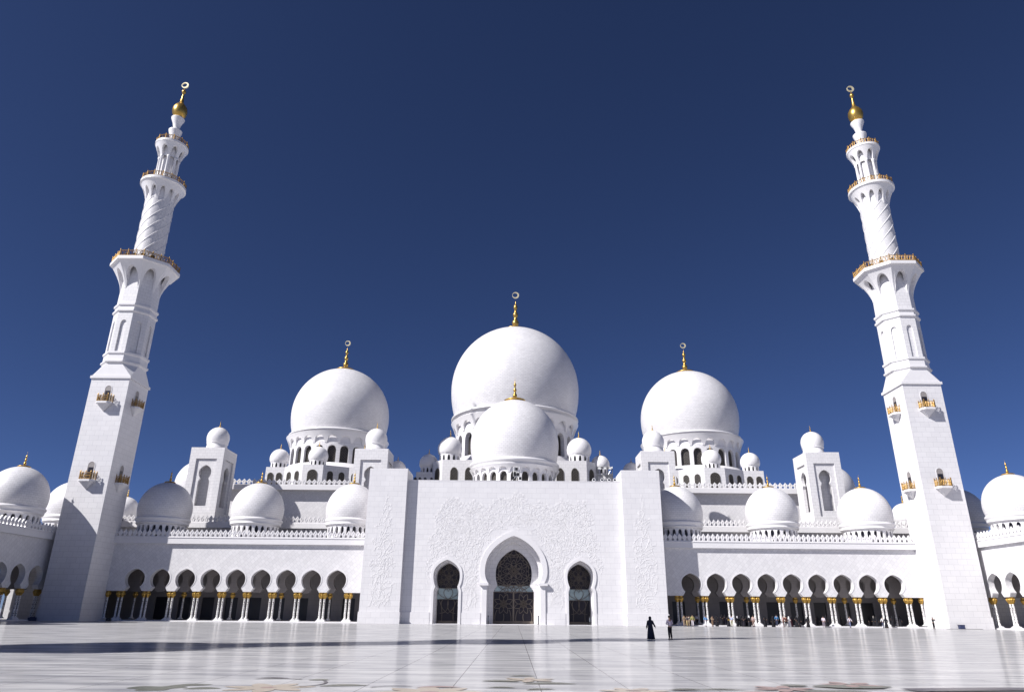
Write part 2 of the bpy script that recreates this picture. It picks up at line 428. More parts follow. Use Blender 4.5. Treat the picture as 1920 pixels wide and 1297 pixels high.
def archade_outline(centers, u0, u1, ztop):
    pts = []
    for c in centers:
        pts += keyhole(c, 1.46, ZL, ZL+.05, 1.05, 5.25, 1.62, 6.5, 8.15, p=2.9)
    pts = [(u0, ZL)] + pts + [(u1, ZL), (u1, ztop), (u0, ztop)]
    return pts
def build_arcade(label, loc, rz, u0, u1, centers, pairs, singles, domes, open_back=False):
    t = empty('arcade', loc, rz); tag(t, label, 'arcade', 'white arcades round the courtyard')
    bm = BM(); prism_xz(bm, archade_outline(centers, u0, u1, Z_COR0+.3), 0, .95); finish('wall', bm, 'diamond', t)
    # archivolts standing 6 cm proud
    for c in centers:
        o_ = keyhole(c, 1.46+.2, 6.0, 6.05, 1.25, 5.4, 1.80, 6.5, 8.45, step=False, p=2.9); i_ = keyhole(c, 1.46, 6.0, 6.05, 1.05, 5.25, 1.62, 6.5, 8.15, step=False, p=2.9)
        bm = BM(); a = i_[2:-2]; b = o_[2:-2]
        for k in range(len(a)-1):
            q = [(a[k], 0), (a[k+1], 0), (b[k+1], 0), (b[k], 0)]
            f = [bm.verts.new((p[0], -.05, p[1])) for p, _ in q]; bm.faces.new(f)
            g = [bm.verts.new((p[0], -.05, p[1])) for p in (b[k], b[k+1])] + [bm.verts.new((p[0], .01, p[1])) for p in (b[k+1], b[k])]
            bm.faces.new(g)
            g = [bm.verts.new((p[0], -.05, p[1])) for p in (a[k+1], a[k])] + [bm.verts.new((p[0], .01, p[1])) for p in (a[k], a[k+1])]
            bm.faces.new(g)
        finish('archivolt', bm, 'plain', t)
    bm = BM(); prism = [(0, Z_COR0-.0), (-.48, Z_COR0), (-.48, Z_COR1-.12), (-.56, Z_COR1-.1), (-.56, Z_COR1), (1.6, Z_COR1), (1.6, Z_COR0)]
    for a_, b_ in ((u0, u1),):
        va = [bm.verts.new((a_, d, z)) for d, z in prism]; vb = [bm.verts.new((b_, d, z)) for d, z in prism]
        bm.faces.new(va); bm.faces.new(vb[::-1])
        for k in range(len(prism)): bm.faces.new((va[k], vb[k], vb[(k+1) % len(prism)], va[(k+1) % len(prism)]))
    finish('cornice', bm, 'plain', t)
    bm = BM(); merlon_row(bm, u0, u1, -.42, Z_COR1); finish('battlement', bm, 'smooth', t)
    D = 10.6
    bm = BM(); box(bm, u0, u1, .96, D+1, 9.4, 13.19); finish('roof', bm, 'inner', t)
    bm = BM(); box(bm, u0, u1, 1.62, D+1, 13.19, 13.21); finish('added_roof_sheet', bm, 'roofing', t)
    bm = BM(); box(bm, u0, u1, -.55, D+1.5, 0, .16); finish('step', bm, 'plain', t)
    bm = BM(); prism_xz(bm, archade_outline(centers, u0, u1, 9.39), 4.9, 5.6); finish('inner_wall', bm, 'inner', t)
    bm = BM()
    if open_back:
        prism_xz(bm, archade_outline(centers[1::3], u0, u1, 9.39), D, D+.8); box(bm, u0, u1, D+.02, D+.78, .16, ZL-.3)
    else:
        pts = [(u0, .16)]
        for c in centers: pts += [(c-1.1, .16), (c-1.1, 3.9), (c+1.1, 3.9), (c+1.1, .16)]
        pts += [(u1, .16), (u1, 9.39), (u0, 9.39)]
        prism_xz(bm, pts, D, D+.8)
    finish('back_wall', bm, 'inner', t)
    if not open_back:
        for c in centers:
            bm = BM(); box(bm, c-1.1, c+1.1, D+.3, D+.4, .16, 3.9); finish('door', bm, 'dark', t)
    # piers behind the columns carrying the inner walls
    for p in pairs:
        for k, (dd, sgn) in enumerate(((.47, 1), (5.25, 1)) if not open_back else ((.47, 1), (5.25, 1), (D+.4, 1))):
            if k == 1 and int(round(p/SP)) % 2: continue
            for s in ((-.30, .30) if k == 0 else (0,)): put_column(t, p+s, dd)
        bm = BM(); box(bm, p-.74, p+.74, .02, .93, .16, .30); finish('plinth', bm, 'smooth', t)
    for p in singles:
        put_column(t, p, .47)
    for u, d in domes: put_arcade_dome(t, u, d)
    return t

YA = 122.2
cL = [-29.35-SP*i for i in range(9)][::-1]; pL = [-27.26-SP*i for i in range(10)][::-1]
build_arcade('long white arcade left of the tall portal, its left end in shadow', (0, YA, 0), 0, -74.9, -24.31, cL, pL, [-67.0], [(-28.7, 4), (-45.4, 4), (-61.8, 4)])
cR = [29.35+SP*i for i in range(9)]; pR = [27.26+SP*i for i in range(10)]
build_arcade('long sunlit white arcade right of the tall portal with visitors standing under it', (0, YA, 0), 0, 24.31, 74.9, cR, pR, [67.0], [(28.7, 4), (45.4, 4), (61.8, 4)])
# side wings. left: u = +Y, d = -X ; right: u = -Y, d = +X
W0 = 66.0
cW = [115.35-SP*i for i in range(12)][::-1]; pW = [117.44-SP*i for i in range(13)][::-1]
build_arcade('shaded side arcade at the far left edge, running toward the viewer', (-75, 0, 0), PI/2, W0, 121.5, cW, pW, [119.9], [(112.3, 4), (95.6, 4), (78.9, 4)], True)
build_arcade('sunlit side arcade at the far right edge, running toward the viewer', (75, 0, 0), -PI/2, -121.5, -W0, [-c for c in cW[::-1]], [-p for p in pW[::-1]], [-119.9], [(-112.3, 4), (-95.6, 4), (-78.9, 4)], True)

# ------------------------------------------------------------------ window units
def arch_pts(w, z0, zs, zt, n=10):
    pts = [(w, z0)] + [(w*cos(PI*k/n), zs+(zt-zs)*sin(PI*k/n)) for k in range(n+1)] + [(-w, z0)]
    return pts
def window_mesh_objs(w, z0, zs, zt, mat='glass', lat='lattice_pale', cell=.55, bar=.07):
    bm = BM(); prism_xz(bm, arch_pts(w, z0, zs, zt), 0, .08); pane = finish('window', bm, mat)
    bm = BM()
    def inside(x, z):
        if abs(x) > w: return False
        if z < z0: return False
        if z < zs: return True
        return (x/w)**2+((z-zs)/(zt-zs))**2 < 1
    n = int((zt-z0)/cell)+2
    for s in (-1, 1):
        k0 = -int(2*w/cell)-2
        for k in range(k0, n+int(2*w/cell)+2):
            run = []
            for i in range(41):
                x = -w+2*w*i/40; z = z0+k*cell+s*(x)*1.0+.18*sin(x/cell*PI*2)
                if inside(x, z): run.append((x, z))
                elif len(run) > 1: ribbon(bm, run, bar, -.06, 0); run = []
                else: run = []
            if len(run) > 1: ribbon(bm, run, bar, -.06, 0)
    run = arch_pts(w*.97, z0, zs, zt-.02*(zt-z0)); ribbon(bm, run, bar*1.3, -.08, 0); ribbon(bm, [(-w, z0+bar*.6), (w, z0+bar*.6)], bar*1.3, -.08, 0)
    finish('lattice', bm, lat, pane)
    return pane
def window_ring(parent, cx, cy, r, n, a0, proto, zoff=0):
    """copies of a window round a drum; only those on the courtyard side"""
    first = True
    for k in range(n):
        a = a0+2*PI*k/n
        if sin(a) > .35: continue
        p = (cx+r*cos(a), cy+r*sin(a), zoff); rz = a+PI/2
        if first: proto.parent = parent; proto.location = p; proto.rotation_euler = (0, 0, rz); first = False
        else: clone_tree(proto, parent, p, rz)
def flat_window(parent, x, y, rz, proto, z=0):
    return clone_tree(proto, parent, (x, y, z), rz)

# ------------------------------------------------------------------ prayer hall
hall = empty('prayer_hall', (0, 0, 0)); tag(hall, 'huge white marble prayer hall with three big domes rising behind the courtyard front', 'mosque hall')
for a, b in ((-79, -24.5), (24.5, 79)):
    bm = BM(); box(bm, a, b, 134, 150, 0, 16.0); finish('lower_wall', bm, 'diamond', hall)
for s in (-1, 1):
    a, b = sorted((s*24.6, s*79.4))
    bm = BM(); box(bm, a, b, 133.0, 148, 16.0, 16.95); finish('lower_cornice', bm, 'plain', hall)
    bm = BM(); merlon_row(bm, a, b, 133.15, 16.95, .8, 1.3); finish('lower_battlement', bm, 'smooth', hall)
bm = BM(); box(bm, -62.5, 62.5, 149.4, 186, 15, 25.5); finish('upper_wall', bm, 'diamond', hall)
bm = BM(); box(bm, -63, 63, 148, 187, 25.5, 26.45); finish('upper_cornice', bm, 'plain', hall)
for s in (-1, 1):
    a, b = sorted((s*21.5, s*62.8))
    bm = BM(); merlon_row(bm, a, b, 148.1, 26.45, 1.07, 1.3); finish('upper_battlement', bm, 'smooth', hall)

for a, b, y0, y1, z in ((-78.6, -24.6, 133.6, 149.3, 16.955), (24.6, 78.6, 133.6, 149.3, 16.955), (-62.6, 62.6, 148.5, 186.6, 26.455)):
    bm = BM(); box(bm, a, b, y0, y1, z, z+.03); finish('added_roof_sheet', bm, 'roofing', hall)  # thin unseen sheet added to weaken light bounced onto the domes
# stepped blocks under the side domes
w_small = window_mesh_objs(.62, 26.7, 29.2, 29.9)
w_wide = window_mesh_objs(1.05, 26.7, 29.1, 30.1)
hold = []
for s in (-1, 1):
    cx = 43.0*s
    plan = [(-12.2, 156.2), (-11.3, 152.6), (-7.2, 152.6), (-2.4, 149.6), (2.0, 149.6), (6.9, 152.6), (11.3, 152.6), (12.2, 156.2), (12.2, 184), (-12.2, 184)]
    bm = BM(); prism_xy(bm, [(cx+x, y) for x, y in plan], 26.45, 31.1); finish('side_dome_block', bm, 'wall_small', hall)
    bm = BM(); lathe(bm, [(13.2, 31.1), (12.9, 31.6), (11.5, 33.0), (11.4, 33.1)], 48, cx, 168, caps=False); finish('side_dome_skirt', bm, 'plain', hall, True)
    def wf(proto, x0, y0, x1, y1, f):
        x, y = x0+(x1-x0)*f, y0+(y1-y0)*f; a = math.atan2(y1-y0, x1-x0)
        nx, ny = sin(a), -cos(a)
        return (cx+x+nx*.03, y+ny*.03, 0, a, proto)
    specs = [wf(w_wide, -2.4, 149.6, 2.0, 149.6, .5), wf(w_small, -7.2, 152.6, -2.4, 149.6, .28), wf(w_small, -7.2, 152.6, -2.4, 149.6, .72),
             wf(w_small, 2.0, 149.6, 6.9, 152.6, .28), wf(w_small, 2.0, 149.6, 6.9, 152.6, .72), wf(w_small, -11.3, 152.6, -7.2, 152.6, .28), wf(w_small, -11.3, 152.6, -7.2, 152.6, .74),
             wf(w_small, 6.9, 152.6, 11.3, 152.6, .28), wf(w_small, 6.9, 152.6, 11.3, 152.6, .74), wf(w_small, -12.2, 156.2, -11.3, 152.6, .5)]
    hold += specs
    for x, y in ((0, 152.1), (-9.4, 155), (9.4, 155)): small_dome(hall, cx+x, y, 2.12, 33.35, 31.1, 1.4)
    # big side dome
    d = make_dome(hall, (cx, 168), 11.75, 46.4, 40.9, 'dome_big', 7.4, 2.3, moon=.66, rimR=11.8, rim_h=.95, seg=96)
    dr = 11.0
    bm = BM(); arc_ring(bm, 24, lambda z: dr, 33.0, 37.9, .68, 36.2, 37.15, .9, a0=PI/24*1.0, nu=10, nz=1)
    lathe(bm, [(dr+.35, 32.9), (dr+.35, 33.15), (dr, 33.2)], 48, caps=False)
    finish('drum', bm, 'wall_small', d)
    bm = BM(); arc_ring(bm, 24, lambda z: dr+.12+1.0*((z-37.7)/2.5)**1.3 if z > 37.7 else dr+.12, 37.7, 40.3, .8, 37.95, 39.35, .5, a0=PI/24, nu=10, nz=3, pointed=False)
    finish('arched_corbel', bm, 'smooth', d)
    bm = BM(); lathe(bm, [(dr-.02, 37.8), (dr-.02, 40.4)], 64, caps=False); finish('corbel_backing', bm, 'smooth', d, True)
wm_side = window_mesh_objs(.98, 33.1, 36.1, 37.05, cell=.6)
used = {}
def place_specs(specs):
    for x, y, z, rz, proto in specs:
        if id(proto) in used: clone_tree(proto, hall, (x, y, z), rz)
        else: used[id(proto)] = 1; proto.parent = hall; proto.location = (x, y, z); proto.rotation_euler = (0, 0, rz)
side_specs = []
for s in (-1, 1):
    for k in range(24):
        a = PI/24+2*PI*k/24
        if sin(a) > .2: continue
        side_specs.append((43*s+10.3*cos(a), 168+10.3*sin(a), 0, a+PI/2, wm_side))
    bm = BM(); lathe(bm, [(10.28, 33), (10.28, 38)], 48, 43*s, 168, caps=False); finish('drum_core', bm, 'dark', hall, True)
place_specs(side_specs)

# centre block and main dome
plan = [(-15.2, 147.0), (15.2, 147.0), (17.4, 149.5), (17.4, 186), (-17.4, 186), (-17.4, 149.5)]
bm = BM(); prism_xy(bm, plan, 20, 31.85); finish('main_dome_block', bm, 'wall_small', hall)
for s in (-1, 1):
    a, b = sorted((s*17.41, s*21.0))
    bm = BM(); box(bm, a, b, 149.6, 158, 20, 29.7); finish('main_dome_side_block', bm, 'wall_small', hall)
    small_dome(hall, s*18.75, 152.3, 2.02, 32.0, 29.7, 1.4)
    small_dome(hall, s*14.1, 151.3, 2.68, 34.95, 31.85, 1.7)
    hold.append((s*16.3, 148.25-.03, 0, R(48.6)*s, w_wide)) if False else None
bm = BM(); lathe(bm, [(16.9, 31.85), (16.6, 32.4), (14.7, 34.9), (14.6, 35.0)], 64, 0, 168, caps=False); finish('main_dome_skirt', bm, 'plain', hall, True)
w_tall = window_mesh_objs(.75, 23, 29.2, 30.3)
for s in (-1, 1):
    for x in (12.7, 9.6, 6.5): hold.append((s*x, 146.97, 0, 0, w_tall))
    hold.append((s*16.33, 148.2, 0, s*math.atan2(2.5, 2.2), w_tall))
place_specs(hold)
d = make_dome(hall, (0, 168), 15.85, 53.3, 45.6, 'dome_big', 10.1, 2.9, moon=.85, rimR=15.6, rim_h=1.15, seg=112)
dr = 14.15
bm = BM(); arc_ring(bm, 22, lambda z: dr, 34.9, 41.6, .66, 39.3, 40.7, 1.2, a0=-PI/2, nu=10, nz=1); lathe(bm, [(dr+.4, 34.8), (dr+.4, 35.15), (dr, 35.2)], 48, caps=False)
finish('drum', bm, 'wall_small', d)
bm = BM(); arc_ring(bm, 22, lambda z: dr+.15+1.25*(max(0, z-41.3)/3.2)**1.3, 41.3, 44.5, .8, 41.6, 43.4, .6, a0=-PI/2, nu=10, nz=3); finish('arched_corbel', bm, 'smooth', d)
bm = BM(); lathe(bm, [(dr-.02, 41.4), (dr-.02, 44.6)], 64, caps=False); finish('corbel_backing', bm, 'smooth', d, True)
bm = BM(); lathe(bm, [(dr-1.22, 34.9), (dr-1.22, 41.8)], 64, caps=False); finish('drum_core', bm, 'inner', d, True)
wm_main = window_mesh_objs(1.2, 35.2, 39.2, 40.5, cell=.7)
used_main = []
for k in range(22):
    a = -PI/2+2*PI*k/22
    if sin(a) > .2 or abs(cos(a)) < .45: continue
    used_main.append(((dr-1.15)*cos(a), 168+(dr-1.15)*sin(a), 0, a+PI/2, wm_main))
place_specs(used_main)
# far small domes behind the main dome
for s in (-1, 1):
    bm = BM(); box(bm, s*28.8-2.6, s*28.8+2.6, 169.5, 175, 26.45, 33.0); finish('rear_turret_block', bm, 'wall_small', hall)
    small_dome(hall, s*28.8, 172, 2.12, 34.4, 33.0, 1.3, False)
# outlying domes at both ends of the hall
for s in (-1, 1):
    bm = BM(); box(bm, s*69.2-6, s*69.2+6, 150.2, 161, 0, 23.5); finish('end_block', bm, 'wall_small', hall)
    d = make_dome(hall, (s*69.2, 155), 5.2, 27.4, 25.2, 'dome_small', 2.5, 1.0, seg=64)
    bm = BM(); arc_ring(bm, 24, lambda z: 4.5, 23.5, 24.8, .5, 24.2, 24.5, .4, nu=6, nz=1); lathe(bm, [(4.1, 23.5), (4.1, 24.8)], 32, caps=False); finish('drum', bm, 'smooth', d)
    bm = BM(); box(bm, s*80.6-3, s*80.6+3, 144.5, 150.1, 0, 18.3); finish('turret_block', bm, 'wall_small', hall)
    small_dome(hall, s*80.6, 147.6, 2.6, 20.9, 18.3, 2.0)
    bm = BM(); box(bm, s*79.6-4.6, s*79.6+4.6, 123.4, 133.0, 0, 13.1); finish('corner_block', bm, 'wall_small', hall)
    d = make_dome(hall, (s*79.3, 128), 4.5, 18.7, 16.8, 'dome_small', 2.5, .95, lo=.925, rimR=4.5, rim_h=.75, seg=64)
    bm = BM(); arc_ring(bm, 24, lambda z: 3.95, 13.1, 16.1, .56, 15.2, 15.6, .45, nu=6, nz=1); lathe(bm, [(3.5, 13.1), (3.5, 16.1)], 32, caps=False); finish('drum', bm, 'smooth', d)

# ------------------------------------------------------------------ square domed turrets
def turret(x, side, label, yf=138):
    """tower 6.65 m square, front at y=138, keyhole niches on the front and on the inner side"""
    t = empty('domed_turret', (x, yf, 0)); t.scale = (yf/138, yf/138, 1.8/32+(1-1.8/32)*yf/138); tag(t, label, 'turret', 'square turrets on the prayer hall')
    h = 3.33; z0, z1 = 16.96, 32.0
    key = lambda: keyhole(0, 1.12, 20.7, 25.45, .80, 26.05, 1.22, 27.15, 28.65, step=False, p=2.8)
    # shell: four walls with a framed recess and a keyhole niche, all cut as nested frames
    fr = [(-2.05, 19.6), (-2.05, 29.9), (2.05, 29.9), (2.05, 19.6)]
    for k in range(4):
        rz = k*PI/2
        # recessed panel with niche opening
        pts = key()
        bm = BM()
        outer = [(-2.05, 19.6), (2.05, 19.6), (2.05, 29.9), (-2.05, 29.9)]
        poly = [(-2.05, 19.6), (0, 19.6), (0, 20.7)] + [(-1.12, 20.7)] + pts[1:] + [(0.001, 20.7), (0.001, 19.6), (2.05, 19.6), (2.05, 29.9), (-2.05, 29.9)]
        prism_xz(bm, poly, -h+.30, -h+.9)
        p = finish('niche_panel', bm, 'wall_small', t, loc=(0, h, 0), rot=(0, 0, rz))
        bm = BM(); box(bm, -1.6, 1.6, -h+1.9, -h+2.0, 20.2, 29.2); finish('niche_back', bm, 'wall_small', t, loc=(0, h, 0), rot=(0, 0, rz))
        bm = BM(); f = .35
        box(bm, -h, -2.05, -h, -h+1.0, z0, z1-.002); box(bm, 2.05, h-1.0, -h, -h+1.0, z0, z1-.002)
        box(bm, -2.05, 2.05, -h, -h+1.0, z0, 19.6); box(bm, -2.05, 2.05, -h, -h+1.0, 29.9, z1-.002)
        finish('wall', bm, 'wall_small', t, loc=(0, h, 0), rot=(0, 0, rz))
    bm = BM(); box(bm, -h, h, 0, 2*h, z1, z1+.12); finish('roof', bm, 'plain', t)
    R_ = 2.22; zm = 34.85
    d = make_dome(t, (0, h+.6), R_, zm, 33.75, 'smooth', 1.5, .35, lo=.92, rimR=R_*.96, rim_h=.2, seg=48)
    bm = BM(); lathe(bm, [(2.05, z1+.12), (2.05, 33.0), (1.98, 33.05), (1.98, 33.6)], 40, caps=False); finish('drum', bm, 'smooth', d, True)
    return t
turret(-61.2, -1, 'square white turret with small dome left of the left big dome, near the left minaret')
turret(61.2, 1, 'square white turret with small dome right of the right big dome, near the right minaret')
turret(-28.5*135.4/138, -1, 'square domed white turret half hidden behind the left pier of the portal', 135.4)
turret(28.5*135.4/138, 1, 'square domed white turret half hidden behind the right pier of the portal', 135.4)

# ------------------------------------------------------------------ entrance portal
PY = 118.4
portal = empty('entrance_portal', (0, PY, 0)); tag(portal, 'massive white marble entrance portal with carved vines and three keyhole doorways', 'portal')
PW, PI_, ZP, ZR = 24.45, 18.05, 24.45, 22.65
ZRT = ZR
def relief(name, parent, mask, x0, x1, z0, z1, n, y, seedv, seglen=.17):
    rnd = random.Random(seedv); bm = BM()
    def strip(pts, w, h):
        m = len(pts); rows = []
        for i, (x, z) in enumerate(pts):
            ax, az = pts[max(0, i-1)]; bx_, bz = pts[min(m-1, i+1)]
            dx, dz = bx_-ax, bz-az; l = math.hypot(dx, dz) or 1; nx, nz = -dz/l, dx/l
            ww = w*(1-.55*i/m)
            rows.append([bm.verts.new((x+nx*ww, y, z+nz*ww)), bm.verts.new((x+nx*ww*.4, y-h, z+nz*ww*.4)), bm.verts.new((x-nx*ww*.4, y-h, z-nz*ww*.4)), bm.verts.new((x-nx*ww, y, z-nz*ww))])
        for a, b in zip(rows, rows[1:]):
            for k in range(3): bm.faces.new((a[k], a[k+1], b[k+1], b[k]))
    def leaf(x, z, a, s, h):
        ring = []
        prof = [(0, 0), (.35, .32), (.7, .26), (1, 0), (.7, -.26), (.35, -.32)]
        base = [bm.verts.new((x+s*(u*cos(a)-v*sin(a)), y, z+s*(u*sin(a)+v*cos(a)))) for u, v in prof]
        top = bm.verts.new((x+s*.5*cos(a), y-h, z+s*.5*sin(a)))
        for k in range(6): bm.faces.new((base[k], base[(k+1) % 6], top))
    for _ in range(n):
        for tr in range(40):
            x, z = rnd.uniform(x0, x1), rnd.uniform(z0, z1)
            if mask(x, z): break
        else: continue
        a = rnd.uniform(.3, PI-.3); k = rnd.choice((-1, 1))*rnd.uniform(.3, .9); pts = [(x, z)]
        L_ = rnd.randint(10, 30)
        for i in range(L_):
            x += seglen*cos(a); z += seglen*sin(a); a += k*seglen*(1+2.2*(i/L_)**2); 
            if i % 9 == 8 and rnd.random() < .5: k = -k
            if not mask(x, z): break
            pts.append((x, z))
            if i % 2 == 1 and rnd.random() < .75:
                s_ = rnd.choice((-1, 1)); leaf(x, z, a+s_*rnd.uniform(.6, 1.2), rnd.uniform(.16, .34), .017)
        if len(pts) > 3: strip(pts, .045, .018)
        if len(pts) > 8 and rnd.random() < .5:
            for q in range(5): leaf(x, z, a+q*2*PI/5, .24, .02)
    return finish(name, bm, 'relief', parent)

# piers
for s in (-1, 1):
    a, b = sorted((s*PI_, s*PW))
    bm = BM(); box(bm, a, b, 0, 6.5, 1.75, ZP); pier = finish('pier', bm, 'wall', portal)
    bm = BM(); box(bm, a-.12*(s > 0) - .12*(s < 0), b+.12, -.12, 6.5, 0, 1.75); finish('plinth', bm, 'wall', pier)
    c = s*21.25
    def mk(x, z, c=c):
        t_ = (z-2.2)/(20.2-2.2)
        if t_ < 0 or t_ > 1: return False
        hw = 2.05*(1 if t_ < .55 else max(.08, 1-((t_-.55)/.45)**1.3)) * (.86+.14*sin(z*1.9+c))
        return abs(x-c) < hw
    relief('relief_carving', pier, mk, c-2.1, c+2.1, 2.2, 20.2, 95, -.01, 11+s)
# recessed front wall with three keyhole openings
YR = 1.05
def sdk(cx, g=0.0): return keyhole(cx, 2.0+g, 0, 5.0, 1.76+g, 5.65, 2.14+g, 7.3, 9.75+g*1.25, step=(g == 0), p=2.8)
def cdk(g=0.0): return keyhole(0, 4.3+g, 0, 6.1, 4.12+g, 6.25, 4.66+g, 8.0, 13.6+g*1.1, step=False, p=2.7)
bm = BM()
poly = [(-PI_, 0)] + sdk(-10.85) + cdk() + sdk(10.85) + [(PI_, 0), (PI_, ZRT), (-PI_, ZRT)]
prism_xz(bm, poly, YR, YR+2.2)
fw = finish('front_wall', bm, 'wall', portal)
for a, b in ((-PI_, -13.4), (-8.3, -5.3), (5.3, 8.3), (13.4, PI_)):
    bm = BM(); box(bm, a, b, YR-.10, YR, 0, 1.75); finish('plinth', bm, 'wall', fw)
def band(bm, inner, outer, y0, y1):
    n = min(len(inner), len(outer))
    V = [[bm.verts.new((p[0], y, p[1])) for p in L_[:n]] for L_ in (inner, outer) for y in (y0, y1)]
    i0, i1, o0, o1 = V
    for k in range(n-1):
        bm.faces.new((i0[k], i0[k+1], o0[k+1], o0[k])); bm.faces.new((o0[k], o0[k+1], o1[k+1], o1[k])); bm.faces.new((i0[k], i1[k], i1[k+1], i0[k+1]))
def sdk_s(cx, g): return keyhole(cx, 2.0+g, 0, 5.0, 1.76+g, 5.65, 2.14+g, 7.3, 9.75+g*1.25, step=False, p=2.8)
for cx in (-10.85, 10.85):
    bm = BM(); band(bm, sdk_s(cx, .02), sdk_s(cx, .42), YR-.14, YR+.02); finish('door_surround', bm, 'plain', fw)
bm = BM(); band(bm, cdk(.02), cdk(.82), YR-.2, YR+.02); finish('door_surround', bm, 'plain', fw)
for s in (-1, 1):
    bm = BM(); x0, x1 = sorted((s*4.05, s*5.5)); box(bm, x0, x1, YR-.6, YR+.3, 5.85, 6.25); finish('impost_block', bm, 'plain', fw)
# nested reveals and doors
def cdk2(g=0.0): return keyhole(0, 3.95+g, 0, 6.0, 3.72+g, 6.2, 4.12+g, 7.85, 12.8+g, step=False, p=2.7)
def cdk3(g=0.0): return keyhole(0, 3.38+g, 0, 5.0, 2.68+g, 6.05, 3.02+g, 7.8, 11.75+g, step=(g == 0), p=2.7)
def holed(bm, hole, x0, x1, zt, y0, y1):
    prism_xz(bm, [(x0, 0)] + hole + [(x1, 0), (x1, zt), (x0, zt)], y0, y1)
bm = BM(); holed(bm, cdk2(), -6.5, 6.5, 15, YR+2.2, YR+3.3); finish('door_reveal', bm, 'wall_small', portal)
bm = BM(); holed(bm, cdk3(), -6.5, 6.5, 15, YR+3.3, YR+4.6); finish('door_reveal', bm, 'wall_small', portal)
for cx in (-10.85, 10.85):
    bm = BM(); h_ = keyhole(cx, 1.80, 0, 4.9, 1.58, 5.5, 1.96, 7.2, 9.42, step=True, p=2.8); holed(bm, h_, cx-3.5, cx+3.5, 11, YR+2.2, YR+4.6); finish('door_reveal', bm, 'wall_small', portal)

def inside_poly(pts, x, z):
    c = False; n = len(pts); j = n-1
    for i in range(n):
        xi, zi = pts[i]; xj, zj = pts[j]
        if (zi > z) != (zj > z) and x < (xj-xi)*(z-zi)/(zj-zi+1e-9)+xi: c = not c
        j = i
    return c
def clip_ribbon(bm, outl, pts, w, y0, y1):
    run = []
    for p in pts:
        if inside_poly(outl, *p): run.append(p)
        else:
            if len(run) > 1: ribbon(bm, run, w, y0, y1)
            run = []
    if len(run) > 1: ribbon(bm, run, w, y0, y1)
def petal(cx, cz, a, r0, r1, wd, n=14):
    out = []
    for s in (1, -1):
        rng = [i/n for i in range(n+1)]
        if s == -1: rng = rng[::-1]
        for t in rng:
            r = r0+(r1-r0)*t; off = s*wd*sin(PI*t)**.8
            out.append((cx+r*cos(a)-off*sin(a), cz+r*sin(a)+off*cos(a)))
    return out
def circ(cx, cz, r, n=36): return [(cx+r*cos(2*PI*k/n), cz+r*sin(2*PI*k/n)) for k in range(n+1)]
def flower(bm, outl, cx, cz, n, r, wd, w, y0, y1, ph=0):
    for k in range(n): clip_ribbon(bm, outl, petal(cx, cz, ph+2*PI*k/n, r*.12, r, wd), w, y0, y1)
def stem(pts, n=24):
    # quadratic bezier
    (a, b, c) = pts
    return [((1-t)**2*a[0]+2*(1-t)*t*b[0]+t*t*c[0], (1-t)**2*a[1]+2*(1-t)*t*b[1]+t*t*c[1]) for t in [i/n for i in range(n+1)]]
